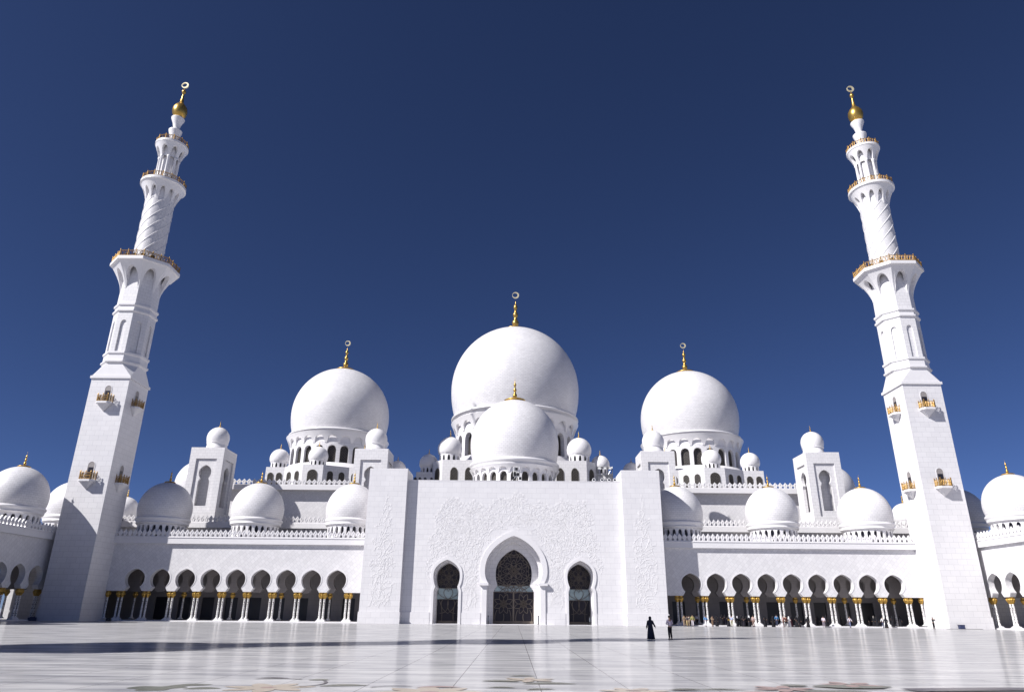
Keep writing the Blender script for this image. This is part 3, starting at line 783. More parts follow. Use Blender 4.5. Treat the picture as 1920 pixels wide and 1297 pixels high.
def door_unit(outl, y, zl, zt, centre):
    bm = BM(); prism_xz(bm, outl, y, y+.12); g = finish('glazed_door', bm, 'glass', portal)
    y0, y1 = y-.13, y-.03
    bm = BM(); xs = [p[0] for p in outl]; cx = (min(xs)+max(xs))/2; hw = (max(xs)-min(xs))/2
    lo = [p for p in outl if zl-.01 <= p[1] <= zt+.3]
    pane = [(cx-hw*.97, zl), (cx-hw*.80, zt), (cx+hw*.80, zt), (cx+hw*.97, zl)]
    prism_xz(bm, pane, y-.025, y-.005); finish('transom_pane', bm, 'glass_lit', g)
    bm = BM()
    if centre:
        C = (cx, 8.3)
        flower(bm, outl, *C, 8, 1.15, .24, .07, y0, y1, PI/8); flower(bm, outl, *C, 8, 1.85, .42, .075, y0, y1)
        clip_ribbon(bm, outl, circ(*C, 1.35, 8), .06, y0, y1)
        for k in range(8):
            a = PI/8+k*PI/4; flower(bm, outl, C[0]+2.6*cos(a), C[1]+2.75*sin(a), 6, 1.15, .24, .07, y0, y1, a)
        clip_ribbon(bm, outl, circ(*C, 2.55), .07, y0, y1)
        for s in (-1, 1):
            clip_ribbon(bm, outl, stem([(cx, 5.1), (cx+s*1.3, 6.2), (cx+s*2.9, 6.6)]), .1, y0, y1)
            clip_ribbon(bm, outl, stem([(cx+s*.2, 6.6), (cx+s*1.2, 5.9), (cx+s*2.4, 4.9)]), .1, y0, y1)
            clip_ribbon(bm, outl, stem([(cx+s*2.9, 6.2), (cx+s*2.0, 5.2), (cx+s*.6, 5.0)]), .08, y0, y1)
            clip_ribbon(bm, outl, stem([(cx+s*.5, 5.0), (cx+s*.0, 5.6), (cx, 6.1)]), .08, y0, y1)
            flower(bm, outl, cx+s*1.65, 3.15, 8, 1.6, .34, .085, y0, y1, PI/8)
            flower(bm, outl, cx+s*1.65, 3.15, 8, .7, .16, .06, y0, y1)
            clip_ribbon(bm, outl, stem([(cx+s*1.65, 1.6), (cx+s*1.4, .9), (cx+s*1.9, .1)]), .12, y0, y1)
            clip_ribbon(bm, outl, stem([(cx+s*.7, 2.2), (cx+s*.2, 1.2), (cx+s*.5, .1)]), .09, y0, y1)
            clip_ribbon(bm, outl, stem([(cx+s*2.7, 2.2), (cx+s*3.3, 1.2), (cx+s*2.9, .1)]), .09, y0, y1)
        ribbon(bm, [(cx, .05), (cx, zl)], .26, y0-.03, y1)
        ribbon(bm, [(cx-3.35, .3), (cx+3.35, .3)], .36, y0-.02, y1)
        ribbon(bm, [(cx-3.35, zl), (cx+3.35, zl)], .1, y0-.02, y1); ribbon(bm, [(cx-2.6, zt), (cx+2.6, zt)], .1, y0-.02, y1)
        for s in (-1, 1): ribbon(bm, [(cx+s*3.3, 0), (cx+s*3.3, zl)], .12, y0-.02, y1)
    else:
        C = (cx, 7.2)
        flower(bm, outl, *C, 6, .8, .18, .055, y0, y1, PI/6); flower(bm, outl, *C, 6, 1.35, .33, .055, y0, y1)
        for k in range(6):
            a = PI/6+k*PI/3; flower(bm, outl, C[0]+1.5*cos(a), C[1]+1.6*sin(a), 6, .6, .14, .05, y0, y1, a)
        for s in (-1, 1):
            clip_ribbon(bm, outl, stem([(cx, 3.7), (cx+s*1.5, 4.9), (cx, 5.7)]), .08, y0, y1)
            clip_ribbon(bm, outl, stem([(cx, 3.8), (cx+s*1.3, 4.1), (cx+s*1.7, 4.8)]), .08, y0, y1)
            clip_ribbon(bm, outl, stem([(cx, 1.6), (cx+s*1.6, 2.6), (cx+s*.9, 3.7)]), .08, y0, y1)
            clip_ribbon(bm, outl, stem([(cx+s*1.3, 1.6), (cx-s*.3, 1.6), (cx, 3.7)]), .08, y0, y1)
            clip_ribbon(bm, outl, stem([(cx+s*1.5, 3.6), (cx+s*.7, 2.4), (cx+s*1.0, .2)]), .08, y0, y1)
        ribbon(bm, [(cx-1.6, .25), (cx+1.6, .25)], .4, y0-.02, y1)
        ribbon(bm, [(cx-1.5, zl), (cx+1.5, zl)], .08, y0-.02, y1); ribbon(bm, [(cx-1.3, zt), (cx+1.3, zt)], .08, y0-.02, y1)
    finish('lattice', bm, 'lattice', g)
    return g
door_unit(cdk3(-.001), YR+4.4, 5.0, 6.0, True)
for cx in (-10.85, 10.85):
    door_unit(keyhole(cx, 1.80, 0, 4.9, 1.58, 5.5, 1.96, 7.2, 9.42, step=False, p=2.8), YR+4.2, 3.75, 5.5, False)
# vine carving on the recessed wall
def mwall(x, z):
    ax = abs(x)
    if z < 1.9: return False
    top = 19.3+1.1*cos(x*.55)*max(0, 1-ax/12) + .5*sin(x*1.7)
    if z > top: return False
    lim = 14.3 if z < 10 else 14.3-(z-10)*.22
    lim += .35*sin(z*1.6)
    if ax > lim: return False
    if z < 4.2 and ax > 8.3: return False
    # keep clear of the doorway surrounds
    if ax < 5.75 and z < 6.5: return False
    if z < 15 and (ax/5.85)**2+((z-8.0)/6.9 if z > 8 else 0)**2 < 1: return False
    dx = ax-10.85
    if abs(dx) < 2.65 and z < 7.3: return False
    if (dx/2.75)**2+((z-7.2)/3.3 if z > 7.2 else 0)**2 < 1: return False
    return True
relief('relief_carving', fw, mwall, -15, 15, 2, 21, 760, YR-.01, 5)
# body behind
bm = BM(); box(bm, -24.2, 24.2, 6.52, 28.9, 0, ZRT-.02); box(bm, -PI_, PI_, 5.9, 6.51, 0, ZRT-.01); box(bm, -PI_, PI_, YR+2.2, 5.9, 15.01, ZRT-.01); finish('body', bm, 'wall', portal)
bm = BM(); box(bm, -24.0, 24.0, 6.7, 28.7, ZRT-.015, ZRT+.02); finish('added_roof_sheet', bm, 'roofing', portal)
bm = BM(); box(bm, -PI_, PI_, YR-.03, YR+.9, ZRT, ZRT+.08); finish('coping', bm, 'plain', portal)
for a, b, c in ((-6.5, 6.5, .0), (-13.3, -8.4, .7), (8.4, 13.3, .7)):
    bm = BM(); box(bm, a, b, c, 6, -.4, .05); finish('threshold', bm, 'plain', portal)
# low dome over the entrance
d = make_dome(portal, (0, 12), 8.28, 31.3, 27.15, 'dome_mid', 5.0, 2.05, rimR=8.4, rim_h=1.05, seg=96)
lowr = 7.55
bm = BM(); arc_ring(bm, 24, lambda z: lowr, 22.6, 25.6, .66, 24.4, 25.1, .75, nu=8, nz=1); finish('drum', bm, 'smooth', d)
bm = BM(); arc_ring(bm, 24, lambda z: lowr+.1+.7*(max(0, z-25.0)/1.3)**1.3, 24.9, 26.3, .82, 25.0, 25.85, .3, nu=8, nz=3); finish('arched_corbel', bm, 'smooth', d)
bm = BM(); lathe(bm, [(lowr-.01, 25.3), (lowr-.01, 26.3)], 64, caps=False); finish('corbel_backing', bm, 'smooth', d, True)
wm_f = window_mesh_objs(.62, 22.7, 24.4, 25.05, cell=.45, bar=.08)
window_ring(portal, 0, 12, lowr-.62, 24, 0, wm_f)
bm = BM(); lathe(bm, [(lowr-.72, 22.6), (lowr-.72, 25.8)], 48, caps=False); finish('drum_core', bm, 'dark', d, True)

# ------------------------------------------------------------------ minarets
def lerp(a, b, t): return a+(b-a)*t
def octo(ap, z, ph=PI/8): 
    r = ap/cos(PI/8); return [(r*cos(ph+PI/4*k), r*sin(ph+PI/4*k), z) for k in range(8)]
def rings_mesh(bm, rings):
    VV = [[bm.verts.new(p) for p in r_] for r_ in rings]
    n = len(VV[0])
    for a, b in zip(VV, VV[1:]):
        for k in range(n): bm.faces.new((a[k], a[(k+1) % n], b[(k+1) % n], b[k]))
    bm.faces.new(VV[0][::-1]); bm.faces.new(VV[-1])
def railing(bm, n, r, z, h, ph, poly_sides=None, panels=2):
    """gilded balustrade: posts, rails and diamond filling"""
    pts = []
    for k in range(n):
        a = ph+2*PI*k/n; pts.append((r*cos(a), r*sin(a)))
    for k in range(n):
        x, y = pts[k]; x2, y2 = pts[(k+1) % n]
        for j in range(panels):
            fx, fy = lerp(x, x2, j/panels), lerp(y, y2, j/panels); gx, gy = lerp(x, x2, (j+1)/panels), lerp(y, y2, (j+1)/panels)
            tube(bm, [(fx, fy, z), (fx, fy, z+h*1.08)], .08, 6); tube(bm, [(fx, fy, z+h*1.08), (fx, fy, z+h*1.25)], [.11, .03], 6)
            tube(bm, [(fx, fy, z+h*.95), (gx, gy, z+h*.95)], .06, 5); tube(bm, [(fx, fy, z+h*.12), (gx, gy, z+h*.12)], .06, 5)
            m_ = 3
            for i in range(m_):
                ax, ay = lerp(fx, gx, i/m_), lerp(fy, gy, i/m_); bx_, by = lerp(fx, gx, (i+1)/m_), lerp(fy, gy, (i+1)/m_)
                tube(bm, [(ax, ay, z+h*.12), (bx_, by, z+h*.95)], .035, 4); tube(bm, [(ax, ay, z+h*.95), (bx_, by, z+h*.12)], .035, 4)
                cx_, cy_ = (ax+bx_)/2, (ay+by)/2
                tube(bm, [(cx_, cy_, z+h*.15), (cx_, cy_, z+h*.9)], .03, 4)
def minaret(loc, label):
    t = empty('minaret', loc); tag(t, label, 'minaret', 'minarets at the corners of the courtyard')
    H = 3.32
    bm = BM(); box(bm, -H, H, -H, H, 1.7, 39.4); finish('tower_base', bm, 'tower', t)
    bm = BM(); box(bm, -H-.1, H+.1, -H-.1, H+.1, 0, 1.7); finish('plinth', bm, 'wall', t)
    bm = BM(); box(bm, -H-.22, H+.22, -H-.22, H+.22, 39.4, 39.85); finish('cornice', bm, 'plain', t)
    # broached transition: square corners cut back to an octagon
    bm = BM(); c = 1.95; a_ = H+.05
    lowv = [(s1*a_, s2*a_) for s1, s2 in ((1, -1), (1, 1), (-1, 1), (-1, -1))]
    V = {}
    for k, (x, y) in enumerate(lowv): V[k] = bm.verts.new((x, y, 39.85))
    hi = []
    ap = 3.3; e = ap*math.tan(PI/8)
    up = {}
    for k, (x, y) in enumerate(lowv):
        sx, sy = (1 if x > 0 else -1), (1 if y > 0 else -1)
        up[k] = (bm.verts.new((sx*ap, sy*e, 42.2)), bm.verts.new((sx*e, sy*ap, 42.2)))
    order = [0, 1, 2, 3]
    for k in order: bm.faces.new((V[k], up[k][0], up[k][1]))
    bm.faces.new((V[0], V[1], up[1][0], up[0][0])); bm.faces.new((V[1], V[2], up[2][1], up[1][1])); bm.faces.new((V[2], V[3], up[3][0], up[2][0])); bm.faces.new((V[3], V[0], up[0][1], up[3][1]))
    finish('broach', bm, 'plain', t)
    bm = BM()
    seq = [(3.3, 42.2), (3.42, 42.35), (3.6, 42.5), (3.6, 42.75), (3.35, 42.85), (3.32, 43.9), (3.52, 44.1), (3.52, 44.45), (3.27, 44.55)]
    rings_mesh(bm, [octo(a, z) for a, z in seq]); finish('lower_band', bm, 'plain', t)
    bm = BM(); rings_mesh(bm, [octo(3.0, z) for z in (44.5, 52.3)]); finish('octagon_core', bm, 'wall_small', t)
    bm = BM(); arc_ring(bm, 8, lambda z: 3.25, 44.5, 52.2, .42, 49.9, 50.6, .22, poly=True, a0=0, nu=8, nz=2); finish('octagon_shaft', bm, 'wall_small', t)
    bm = BM(); rings_mesh(bm, [octo(a, z) for a, z in [(3.22, 52.1), (3.42, 52.2), (3.5, 52.3), (3.5, 52.6), (3.28, 52.7), (3.24, 53.3), (3.42, 53.4), (3.48, 53.5), (3.48, 53.8), (3.2, 53.9)]]); finish('upper_band', bm, 'plain', t)
    bm = BM(); rings_mesh(bm, [octo(a, z) for a, z in [(3.14, 53.85), (3.05, 61.9)]]); finish('octagon_neck', bm, 'wall_small', t)
    f1 = lambda z: 3.13 + 2.1*(max(0, z-56.9)/4.8)**1.55
    bm = BM(); arc_ring(bm, 8, f1, 56.9, 61.7, .80, 57.3, 60.9, .8, poly=True, a0=0, nu=12, nz=5); finish('arched_corbel', bm, 'plain', t)
    bm = BM(); rings_mesh(bm, [octo(a, z) for a, z in [(3.0, 61.62), (5.25, 61.68), (5.55, 61.8), (5.55, 62.4), (3.0, 62.42)]]); sl = finish('balcony_slab', bm, 'plain', t)
    bm = BM(); railing(bm, 8, 5.35/cos(PI/8), 62.4, 1.2, PI/8, panels=3); finish('railing', bm, 'rail', sl)
    # cylinder with helical ribs
    bm = BM(); r0 = 2.58; lathe(bm, [(r0, 62.4), (r0, 77.0)], 64, caps=False)
    finish('cylinder_shaft', bm, 'dome_small', t, True)
    bm = BM()
    for k in range(8):
        tube(bm, [((r0+.0)*cos(2*PI*k/8+1.5*PI*i/64), (r0+.0)*sin(2*PI*k/8+1.5*PI*i/64), 62.4+14.6*i/64) for i in range(65)], .075, 5, False)
    finish('spiral_rib', bm, 'smooth', t, True)
    bm = BM()
    for k in range(8):
        tube(bm, [((r0-.01)*cos(2*PI*k/8-1.3*PI*i/48), (r0-.01)*sin(2*PI*k/8-1.3*PI*i/48), 62.4+14.6*i/48) for i in range(49)], .04, 4, False)
    finish('counter_rib', bm, 'smooth', t, True)
    f2 = lambda z: 2.60 + 1.4*(max(0, z-76.4)/3.9)**1.5
    bm = BM(); arc_ring(bm, 12, f2, 76.4, 80.2, .72, 76.9, 79.2, .55, nu=10, nz=4); finish('arched_corbel', bm, 'smooth', t)
    bm = BM(); lathe(bm, [(r0-.02, 76.3), (r0-.02, 80.3)], 48, caps=False); finish('corbel_core', bm, 'smooth', t, True)
    bm = BM(); lathe(bm, [(2.4, 80.12), (3.95, 80.15), (4.16, 80.3), (4.16, 80.8), (2.0, 80.82)], 64); sl = finish('balcony_slab', bm, 'smooth', t)
    bm = BM(); railing(bm, 16, 4.0, 80.8, 1.05, 0, panels=1); finish('railing', bm, 'rail', sl)
    bm = BM(); lathe(bm, [(1.3, 80.8), (1.3, 88.2)], 32, caps=False); finish('lantern_core', bm, 'smooth', t, True)
    for k in range(8):
        a = 2*PI*k/8+PI/8
        bm = BM(); lathe(bm, [(.30, 80.8), (.30, 81.2), (.24, 81.4), (.24, 86.6), (.34, 86.8), (.34, 87.1)], 12, 1.75*cos(a), 1.75*sin(a)); finish('lantern_column', bm, 'smooth', t, True)
    f3 = lambda z: 2.03 + .95*(max(0, z-87.0)/2.7)**1.2
    bm = BM(); arc_ring(bm, 8, f3, 87.0, 89.75, .7, 87.3, 89.1, .5, nu=10, nz=4, a0=0); lathe(bm, [(1.7, 87.0), (1.8, 89.8)], 32, caps=False); finish('arched_corbel', bm, 'smooth', t)
    bm = BM(); lathe(bm, [(1.8, 89.7), (2.95, 89.72), (3.1, 89.85), (3.1, 90.3), (1.0, 90.32)], 48); sl = finish('balcony_slab', bm, 'smooth', t)
    bm = BM(); railing(bm, 12, 2.95, 90.3, 1.0, 0, panels=1); finish('railing', bm, 'rail', sl)
    bm = BM(); lathe(bm, [(1.0, 90.3), (.78, 91.2), (.85, 92.4), (1.3, 94.0), (1.32, 94.15), (.7, 94.35), (.62, 95.0), (.85, 96.0), (1.3, 97.1), (1.3, 97.25), (.75, 97.5)], 32); finish('stone_baluster', bm, 'smooth', t, True)
    bm = BM(); lathe(bm, [(.6, 97.45), (1.0, 97.75), (1.35, 98.4), (1.47, 99.2), (1.35, 99.95), (1.0, 100.6), (.6, 101.05), (.38, 101.5), (.28, 102.4), (.2, 103.3), (.15, 103.6), (.3, 103.8), (.42, 104.1), (.42, 104.35), (.25, 104.65), (.08, 104.8), (.07, 105.3), (.001, 105.35)], 32)
    fo = finish('finial', bm, 'gold', t, True)
    bm = BM(); crescent(bm, 0, 105.95, .74, th=.24, opening=.70, off=(-.16, .05)); finish('crescent', bm, 'moon', fo)
    # door balconies on the four faces, two heights
    for zb in (21.7, 35.0):
        for k in range(4):
            rz = k*PI/2
            y = -H
            b = empty('tmp')
            bpy.data.objects.remove(b)
            bm = BM(); sl_poly = [(-1.25, 0), (-1.25, -.75), (-.85, -1.2), (.85, -1.2), (1.25, -.75), (1.25, 0)]
            prism_xy(bm, [(x, y+yy) for x, yy in sl_poly], zb-.32, zb)
            lo = [bm.verts.new((x, y+yy, zb-.32)) for x, yy in [(-1.1, 0), (-1.1, -.7), (-.75, -1.05), (.75, -1.05), (1.1, -.7), (1.1, 0)]]
            tip = bm.verts.new((0, y-.06, zb-1.6)); tip2 = None
            for i in range(5): bm.faces.new((lo[i], lo[i+1], tip))
            bal = finish('door_balcony', bm, 'plain', t, rot=(0, 0, rz))
            bm = BM(); pts = [(-1.18, -.02), (-1.18, -.72), (-.82, -1.12), (0, -1.12), (.82, -1.12), (1.18, -.72), (1.18, -.02)]
            for i, (x, yy) in enumerate(pts):
                tube(bm, [(x, y+yy, zb), (x, y+yy, zb+1.25)], .06, 6); tube(bm, [(x, y+yy, zb+1.25), (x, y+yy, zb+1.45)], [.1, .02], 6)
                if i < len(pts)-1:
                    x2, y2 = pts[i+1]
                    for zz in (.12, .6, 1.05): tube(bm, [(x, y+yy, zb+zz), (x2, y+y2, zb+zz)], .04, 5)
                    for j in range(3):
                        f0, f1_ = j/3, (j+1)/3
                        tube(bm, [(lerp(x, x2, f0), y+lerp(yy, y2, f0), zb+.12), (lerp(x, x2, f1_), y+lerp(yy, y2, f1_), zb+1.05)], .03, 4)
                        tube(bm, [(lerp(x, x2, f1_), y+lerp(yy, y2, f1_), zb+.12), (lerp(x, x2, f0), y+lerp(yy, y2, f0), zb+1.05)], .03, 4)
            finish('railing', bm, 'rail', bal)
            # arched doorway: splayed frame and dark door
            bm = BM(); band(bm, arch_pts(.56, zb, zb+2.5, zb+3.1), arch_pts(.66, zb, zb+2.5, zb+3.2), y-.05, y+.01)
            fr = finish('doorway', bm, 'plain', t, rot=(0, 0, rz))
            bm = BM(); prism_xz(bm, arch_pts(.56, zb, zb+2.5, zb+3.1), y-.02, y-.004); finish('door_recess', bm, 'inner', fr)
            bm = BM(); prism_xz(bm, [(-.42, zb), (.42, zb), (.42, zb+2.15), (-.42, zb+2.15)], y-.04, y-.021); finish('door_leaf', bm, 'dark', fr)
    return t
MX, MY = 70.6, 119.6
minaret((-MX, MY, 0), 'tall white minaret on the left with gilded balconies, a curved dome shadow on its base')
minaret((MX, MY, 0), 'tall white minaret on the right, sunlit on both visible faces')
minaret((-84.0, .5, 0), 'white minaret behind the viewer whose long shadow lies across the courtyard floor')

# ------------------------------------------------------------------ floor inlays and one shadow-coloured band
inl = [0]
def inlay(poly, mat, label=None):
    inl[0] += 1
    bm = BM(); z = .004+.0004*inl[0]
    vs = [bm.verts.new((x, y, z)) for x, y in poly]; bm.faces.new(vs)
    o = finish('floor_inlay_and_shade', bm, mat); tag(o, kind='structure'); return o
def blob(cx, cy, rx, ry, a=0, n=28, wob=.12, lobes=3, ph=0):
    out = []
    for k in range(n):
        t = 2*PI*k/n; r = 1+wob*sin(lobes*t+ph)+wob*.4*sin(2*lobes*t+1.3)
        x, y = rx*r*cos(t), ry*r*sin(t)
        out.append((cx+x*cos(a)-y*sin(a), cy+x*sin(a)+y*cos(a)))
    return out
def leafp(cx, cy, l, w, a, n=14, bend=.15):
    up, dn = [], []
    for k in range(n+1):
        t = k/n; x = (t-.5)*l; c = bend*l*sin(PI*t); ww = w*sin(PI*t)**.8/2
        up.append((x, c+ww)); dn.append((x, c-ww))
    pts = up+dn[::-1][1:-1]
    return [(cx+x*cos(a)-y*sin(a), cy+x*sin(a)+y*cos(a)) for x, y in pts]
def daisy(cx, cy, r, n, mat, ph=0, core='rose'):
    for k in range(n):
        a = ph+2*PI*k/n; inlay(leafp(cx+r*.55*cos(a), cy+r*.55*sin(a), r*.95, r*.42, a, bend=.03), mat)
    inlay(blob(cx, cy, r*.16, r*.16, 0, 16, .15, 5), core)
def vine(pts, w, mat):
    n = len(pts); l, r_ = [], []
    for i, (x, y) in enumerate(pts):
        ax, ay = pts[max(0, i-1)]; bx_, by = pts[min(n-1, i+1)]; dx, dy = bx_-ax, by-ay; q = math.hypot(dx, dy) or 1
        l.append((x-dy/q*w/2, y+dx/q*w/2)); r_.append((x+dy/q*w/2, y-dx/q*w/2))
    inlay(l+r_[::-1], mat)
inlay(blob(-8.75, 19.0, .62, .55, .2, wob=.22, lobes=3), 'olive'); inlay(leafp(-7.6, 18.95, .9, .5, .2), 'olive'); inlay(leafp(-8.2, 19.7, 1.1, .55, .5), 'olive')
daisy(-6.1, 19.35, 1.15, 7, 'beige', .3); inlay(leafp(-4.35, 19.95, 1.25, .5, .25), 'olive')
vine(stem([(-7.2, 21.6), (-6.4, 22.0), (-5.9, 21.6)]), .07, 'umber'); vine(stem([(-5.2, 21.3), (-4.7, 20.3), (-5.4, 19.6)]), .08, 'umber'); inlay(leafp(-5.4, 21.5, .6, .4, .1), 'olive')
inlay(leafp(-6.8, 21.9, 1.0, .22, 0), 'umber')
daisy(-2.0, 18.6, 1.3, 8, 'beige', .1); inlay(leafp(-1.9, 19.7, 1.2, .3, .1), 'rose')
vine(stem([(-3.6, 19.6), (-3.2, 20.2), (-2.6, 19.9)]), .08, 'umber')
daisy(.45, 22.1, .8, 6, 'beige', .4); inlay(leafp(-.35, 21.5, 1.1, .4, -.15), 'olive'); inlay(leafp(1.0, 20.9, 1.5, .42, .1), 'olive'); inlay(leafp(-.3, 19.75, .8, .25, 0), 'olive'); inlay(leafp(.7, 19.4, .8, .3, .3), 'olive'); inlay(leafp(.3, 23.3, .9, .25, .1), 'olive')
daisy(3.0, 19.1, .9, 7, 'beige', .2); inlay(leafp(4.4, 19.6, 1.0, .3, .2), 'olive'); inlay(leafp(5.3, 19.65, 1.3, .25, 0), 'olive'); vine(stem([(2.8, 19.2), (3.6, 19.7), (4.6, 19.5)]), .07, 'umber')
daisy(7.0, 20.05, .85, 6, 'rose', .2, 'umber'); inlay(leafp(7.6, 21.0, .75, .55, 0, bend=0), 'olive'); inlay(blob(8.1, 19.3, .8, .5, 0, wob=.15), 'olive')
inlay(blob(9.1, 20.8, 1.05, .45, .05, wob=.08), 'olive'); daisy(9.3, 21.4, .85, 5, 'rose', .6, 'olive'); inlay(leafp(6.0, 18.9, 1.2, .3, .1), 'rose')
vine([(10.2, 20.0), (11.5, 20.25), (13.0, 20.5), (15.0, 20.6), (17.0, 20.3)], .75, 'umber')  # broad dark band laid in for a shadow at this floor corner

# ------------------------------------------------------------------ small equipment
def floodlight(loc, rz, label, group, white=False, s=1.0):
    t = empty('floodlight', loc, rz); tag(t, label, 'floodlight', group)
    bm = BM(); tube(bm, [(0, -.28*s, .42*s), (0, .22*s, .42*s), (0, .34*s, .42*s)], [.30*s, .27*s, .1*s], 14); finish('housing', bm, 'lamp_white' if white else 'black', t)
    bm = BM(); tube(bm, [(0, -.30*s, .42*s), (0, -.285*s, .42*s)], .2*s, 14); finish('lens', bm, 'lens', t)
    bm = BM(); box(bm, -.33*s, -.29*s, -.05*s, .05*s, 0, .46*s); box(bm, .29*s, .33*s, -.05*s, .05*s, 0, .46*s); box(bm, -.33*s, .33*s, -.06*s, .06*s, -.0, .04*s); finish('bracket', bm, 'steel', t)
    return t
YF = PY+YR+.45
names_l = ['outermost', 'second', 'third', 'innermost']
for i, x in enumerate((-17.0, -16.2, -15.3, -14.2)):
    floodlight((x, YF+.6, ZRT+.08), 0, f'{names_l[i]} black floodlight of the row on the left end of the portal roof', 'floodlights on the portal roof', False, .85)
for i, x in enumerate((17.2, 16.2, 15.0, 13.6)):
    floodlight((x, YF+.6, ZRT+.08), 0, f'{names_l[i]} round white floodlight of the row on the right end of the portal roof', 'floodlights on the portal roof', True, .95)
# lighting rig in the middle of the roof
t = empty('lamp_stand', (0.35, YF+.3, ZRT+.08)); tag(t, 'white framed lamp rig standing at the middle of the portal roof under the low dome', 'lamp stand')
bm = BM()
for a, b in (((-.5, 0, .9), (-.5, 0, 2.5)), ((.5, 0, .9), (.5, 0, 2.5)), ((-.5, 0, 2.5), (.5, 0, 2.5)), ((-.5, 0, .9), (.5, 0, .9)), ((-.5, 0, 1.7), (.5, 0, 1.7)), ((0, 0, 0), (0, 0, 2.5)), ((-.8, -.3, 0), (0, 0, 1)), ((.8, -.3, 0), (0, 0, 1)), ((0, .6, 0), (0, 0, 1))): tube(bm, [a, b], .06, 6)
finish('frame', bm, 'lamp_white', t)
for x, z in ((-.3, 1.2), (.3, 1.2), (0, 2.1), (-.65, .5), (.65, .5)):
    bm = BM(); box(bm, x-.22, x+.22, -.3, .05, z-.22, z+.22); finish('lamp_head', bm, 'black', t)
# scaffold by the right small dome
t = empty('scaffold', (19.2, 148.2, 27.7)); tag(t, 'grey scaffold with lamps by the shaded small dome right of the main dome', 'scaffold')
bm = BM()
for x in (-1.6, -.5, .6, 1.6):
    for y in (0, .9): tube(bm, [(x, y, -1.2), (x, y, 3.2)], .05, 5)
for z in (-.3, 1.4, 3.1):
    for y in (0, .9): tube(bm, [(-1.7, y, z), (1.7, y, z)], .05, 5)
    for x in (-1.6, 1.6): tube(bm, [(x, 0, z), (x, .9, z)], .05, 5)
tube(bm, [(-1.6, 0, -1.2), (-.5, 0, 1.4)], .04, 5); tube(bm, [(.6, 0, 1.4), (1.6, 0, 3.1)], .04, 5)
finish('frame', bm, 'steel', t)
bm = BM(); box(bm, -1.6, 1.6, 0, .9, 3.11, 3.18); finish('deck', bm, 'lamp_white', t)
for x in (-1.2, 0, 1.1):
    bm = BM(); box(bm, x-.25, x+.25, -.25, -.06, 2.6, 3.0); finish('lamp_head', bm, 'lamp_white', t)
# floodlights on the lower balconies of the two minarets
for s, nm in ((-1, 'left'), (1, 'right')):
    pos = [(-3.9, -2.1), (-2.8, -3.6), (-1.3, -4.5), (.2, -4.5), (1.6, -4.5), (2.9, -3.6)]
    where = ['first', 'second', 'third', 'fourth', 'fifth', 'sixth']
    for i, (x, y) in enumerate(pos):
        floodlight((s*MX+x, MY+y, 62.42), math.atan2(x, -y), f'{where[i]} black floodlight from the left behind the big balcony rail of the {nm} minaret', 'floodlights on the minaret balconies', False, 1.25)
ordn = ['first', 'second', 'third', 'fourth', 'fifth', 'sixth', 'seventh', 'eighth', 'ninth']
for nm, pxs in (('left', (291, 349, 390, 450.5, 478.5, 610, 638.7, 667.3)), ('right', (1319, 1385, 1451, 1479, 1516, 1552, 1580, 1644.6, 1662))):
    for i, p in enumerate(pxs):
        floodlight(((p-963)/1313.6*(.935*122+.355*11.5), 122.1, Z_COR1), 0, f'{ordn[i]} small black floodlight from the left behind the {nm} arcade battlement', 'floodlights behind the arcade battlements', False, .62)
# posts and box by the centre door
def post(x, y, h, label, group='posts beside the doors'):
    t = empty('barrier_post', (x, y, .05)); tag(t, label, 'post', group)
    bm = BM(); lathe(bm, [(.22, 0), (.22, .04), (.1, .07), (.075, .1), (.075, h), (.1, h), (.1, h+.06), (.03, h+.1)], 14); finish('pole', bm, 'black', t)
    bm = BM(); box(bm, -.1, .1, -.12, -.07, h*.4, h*.9); finish('plate', bm, 'steel', t)
post(-4.0, 119.9, 1.2, 'dark post at the left jamb of the central doorway')
post(4.0, 119.9, 1.2, 'dark post at the right jamb of the central doorway')
post(12.2, 120.2, 1.2, 'dark post inside the right side doorway', )
t = empty('donation_box', (4.5, 119.45, 0)); tag(t, 'small tan cabinet standing just right of the central doorway', 'cabinet')
bm = BM(); box(bm, -.18, .18, -.15, .15, .05, .85); finish('cabinet', bm, simple('tan_board', (.42, .36, .32), .6), t)
bm = BM(); box(bm, -.21, .21, -.18, .18, .85, .9); finish('lid', bm, 'steel', t); bm = BM(); box(bm, -.19, .19, -.16, .16, 0, .05); finish('foot', bm, 'black', t)
t = empty('storage_crate', (68.6, 115.6, 0)); tag(t, 'small dark blue crate on the floor at the foot of the right minaret', 'crate')
bm = BM(); prism_xy(bm, [(-.38, -.28), (.38, -.28), (.38, .28), (-.38, .28)], 0, .55); box(bm, -.42, .42, -.32, .32, .55, .62); finish('body', bm, 'bluebox', t)
bm = BM(); tube(bm, [(-.45, 0, .4), (-.52, 0, .45), (-.52, 0, .6), (-.45, 0, .62)], .03, 5); finish('handle', bm, 'black', t)
bm = BM(); box(bm, 66.4, 71.6, 115.2, 115.9, 0, .05); tag(finish('floor_mat', bm, 'mat'), 'long dark rolled-out mat on the floor at the foot of the right minaret', 'mat')
bm = BM(); box(bm, -64.3, -63.6, 118.5, 118.9, 0, .35); box(bm, -64.2, -63.7, 118.55, 118.85, .35, .42); tag(finish('bag', bm, 'mat'), 'small dark bag lying on the floor near the foot of the left minaret', 'bag')
bm = BM(); box(bm, -74.6, -73.6, 115.3, 115.9, 0, .5); box(bm, -74.4, -73.8, 115.4, 115.8, .5, .6); tag(finish('bag', bm, 'bluebox'), 'dark blue bag on the floor left of the left minaret', 'bag')

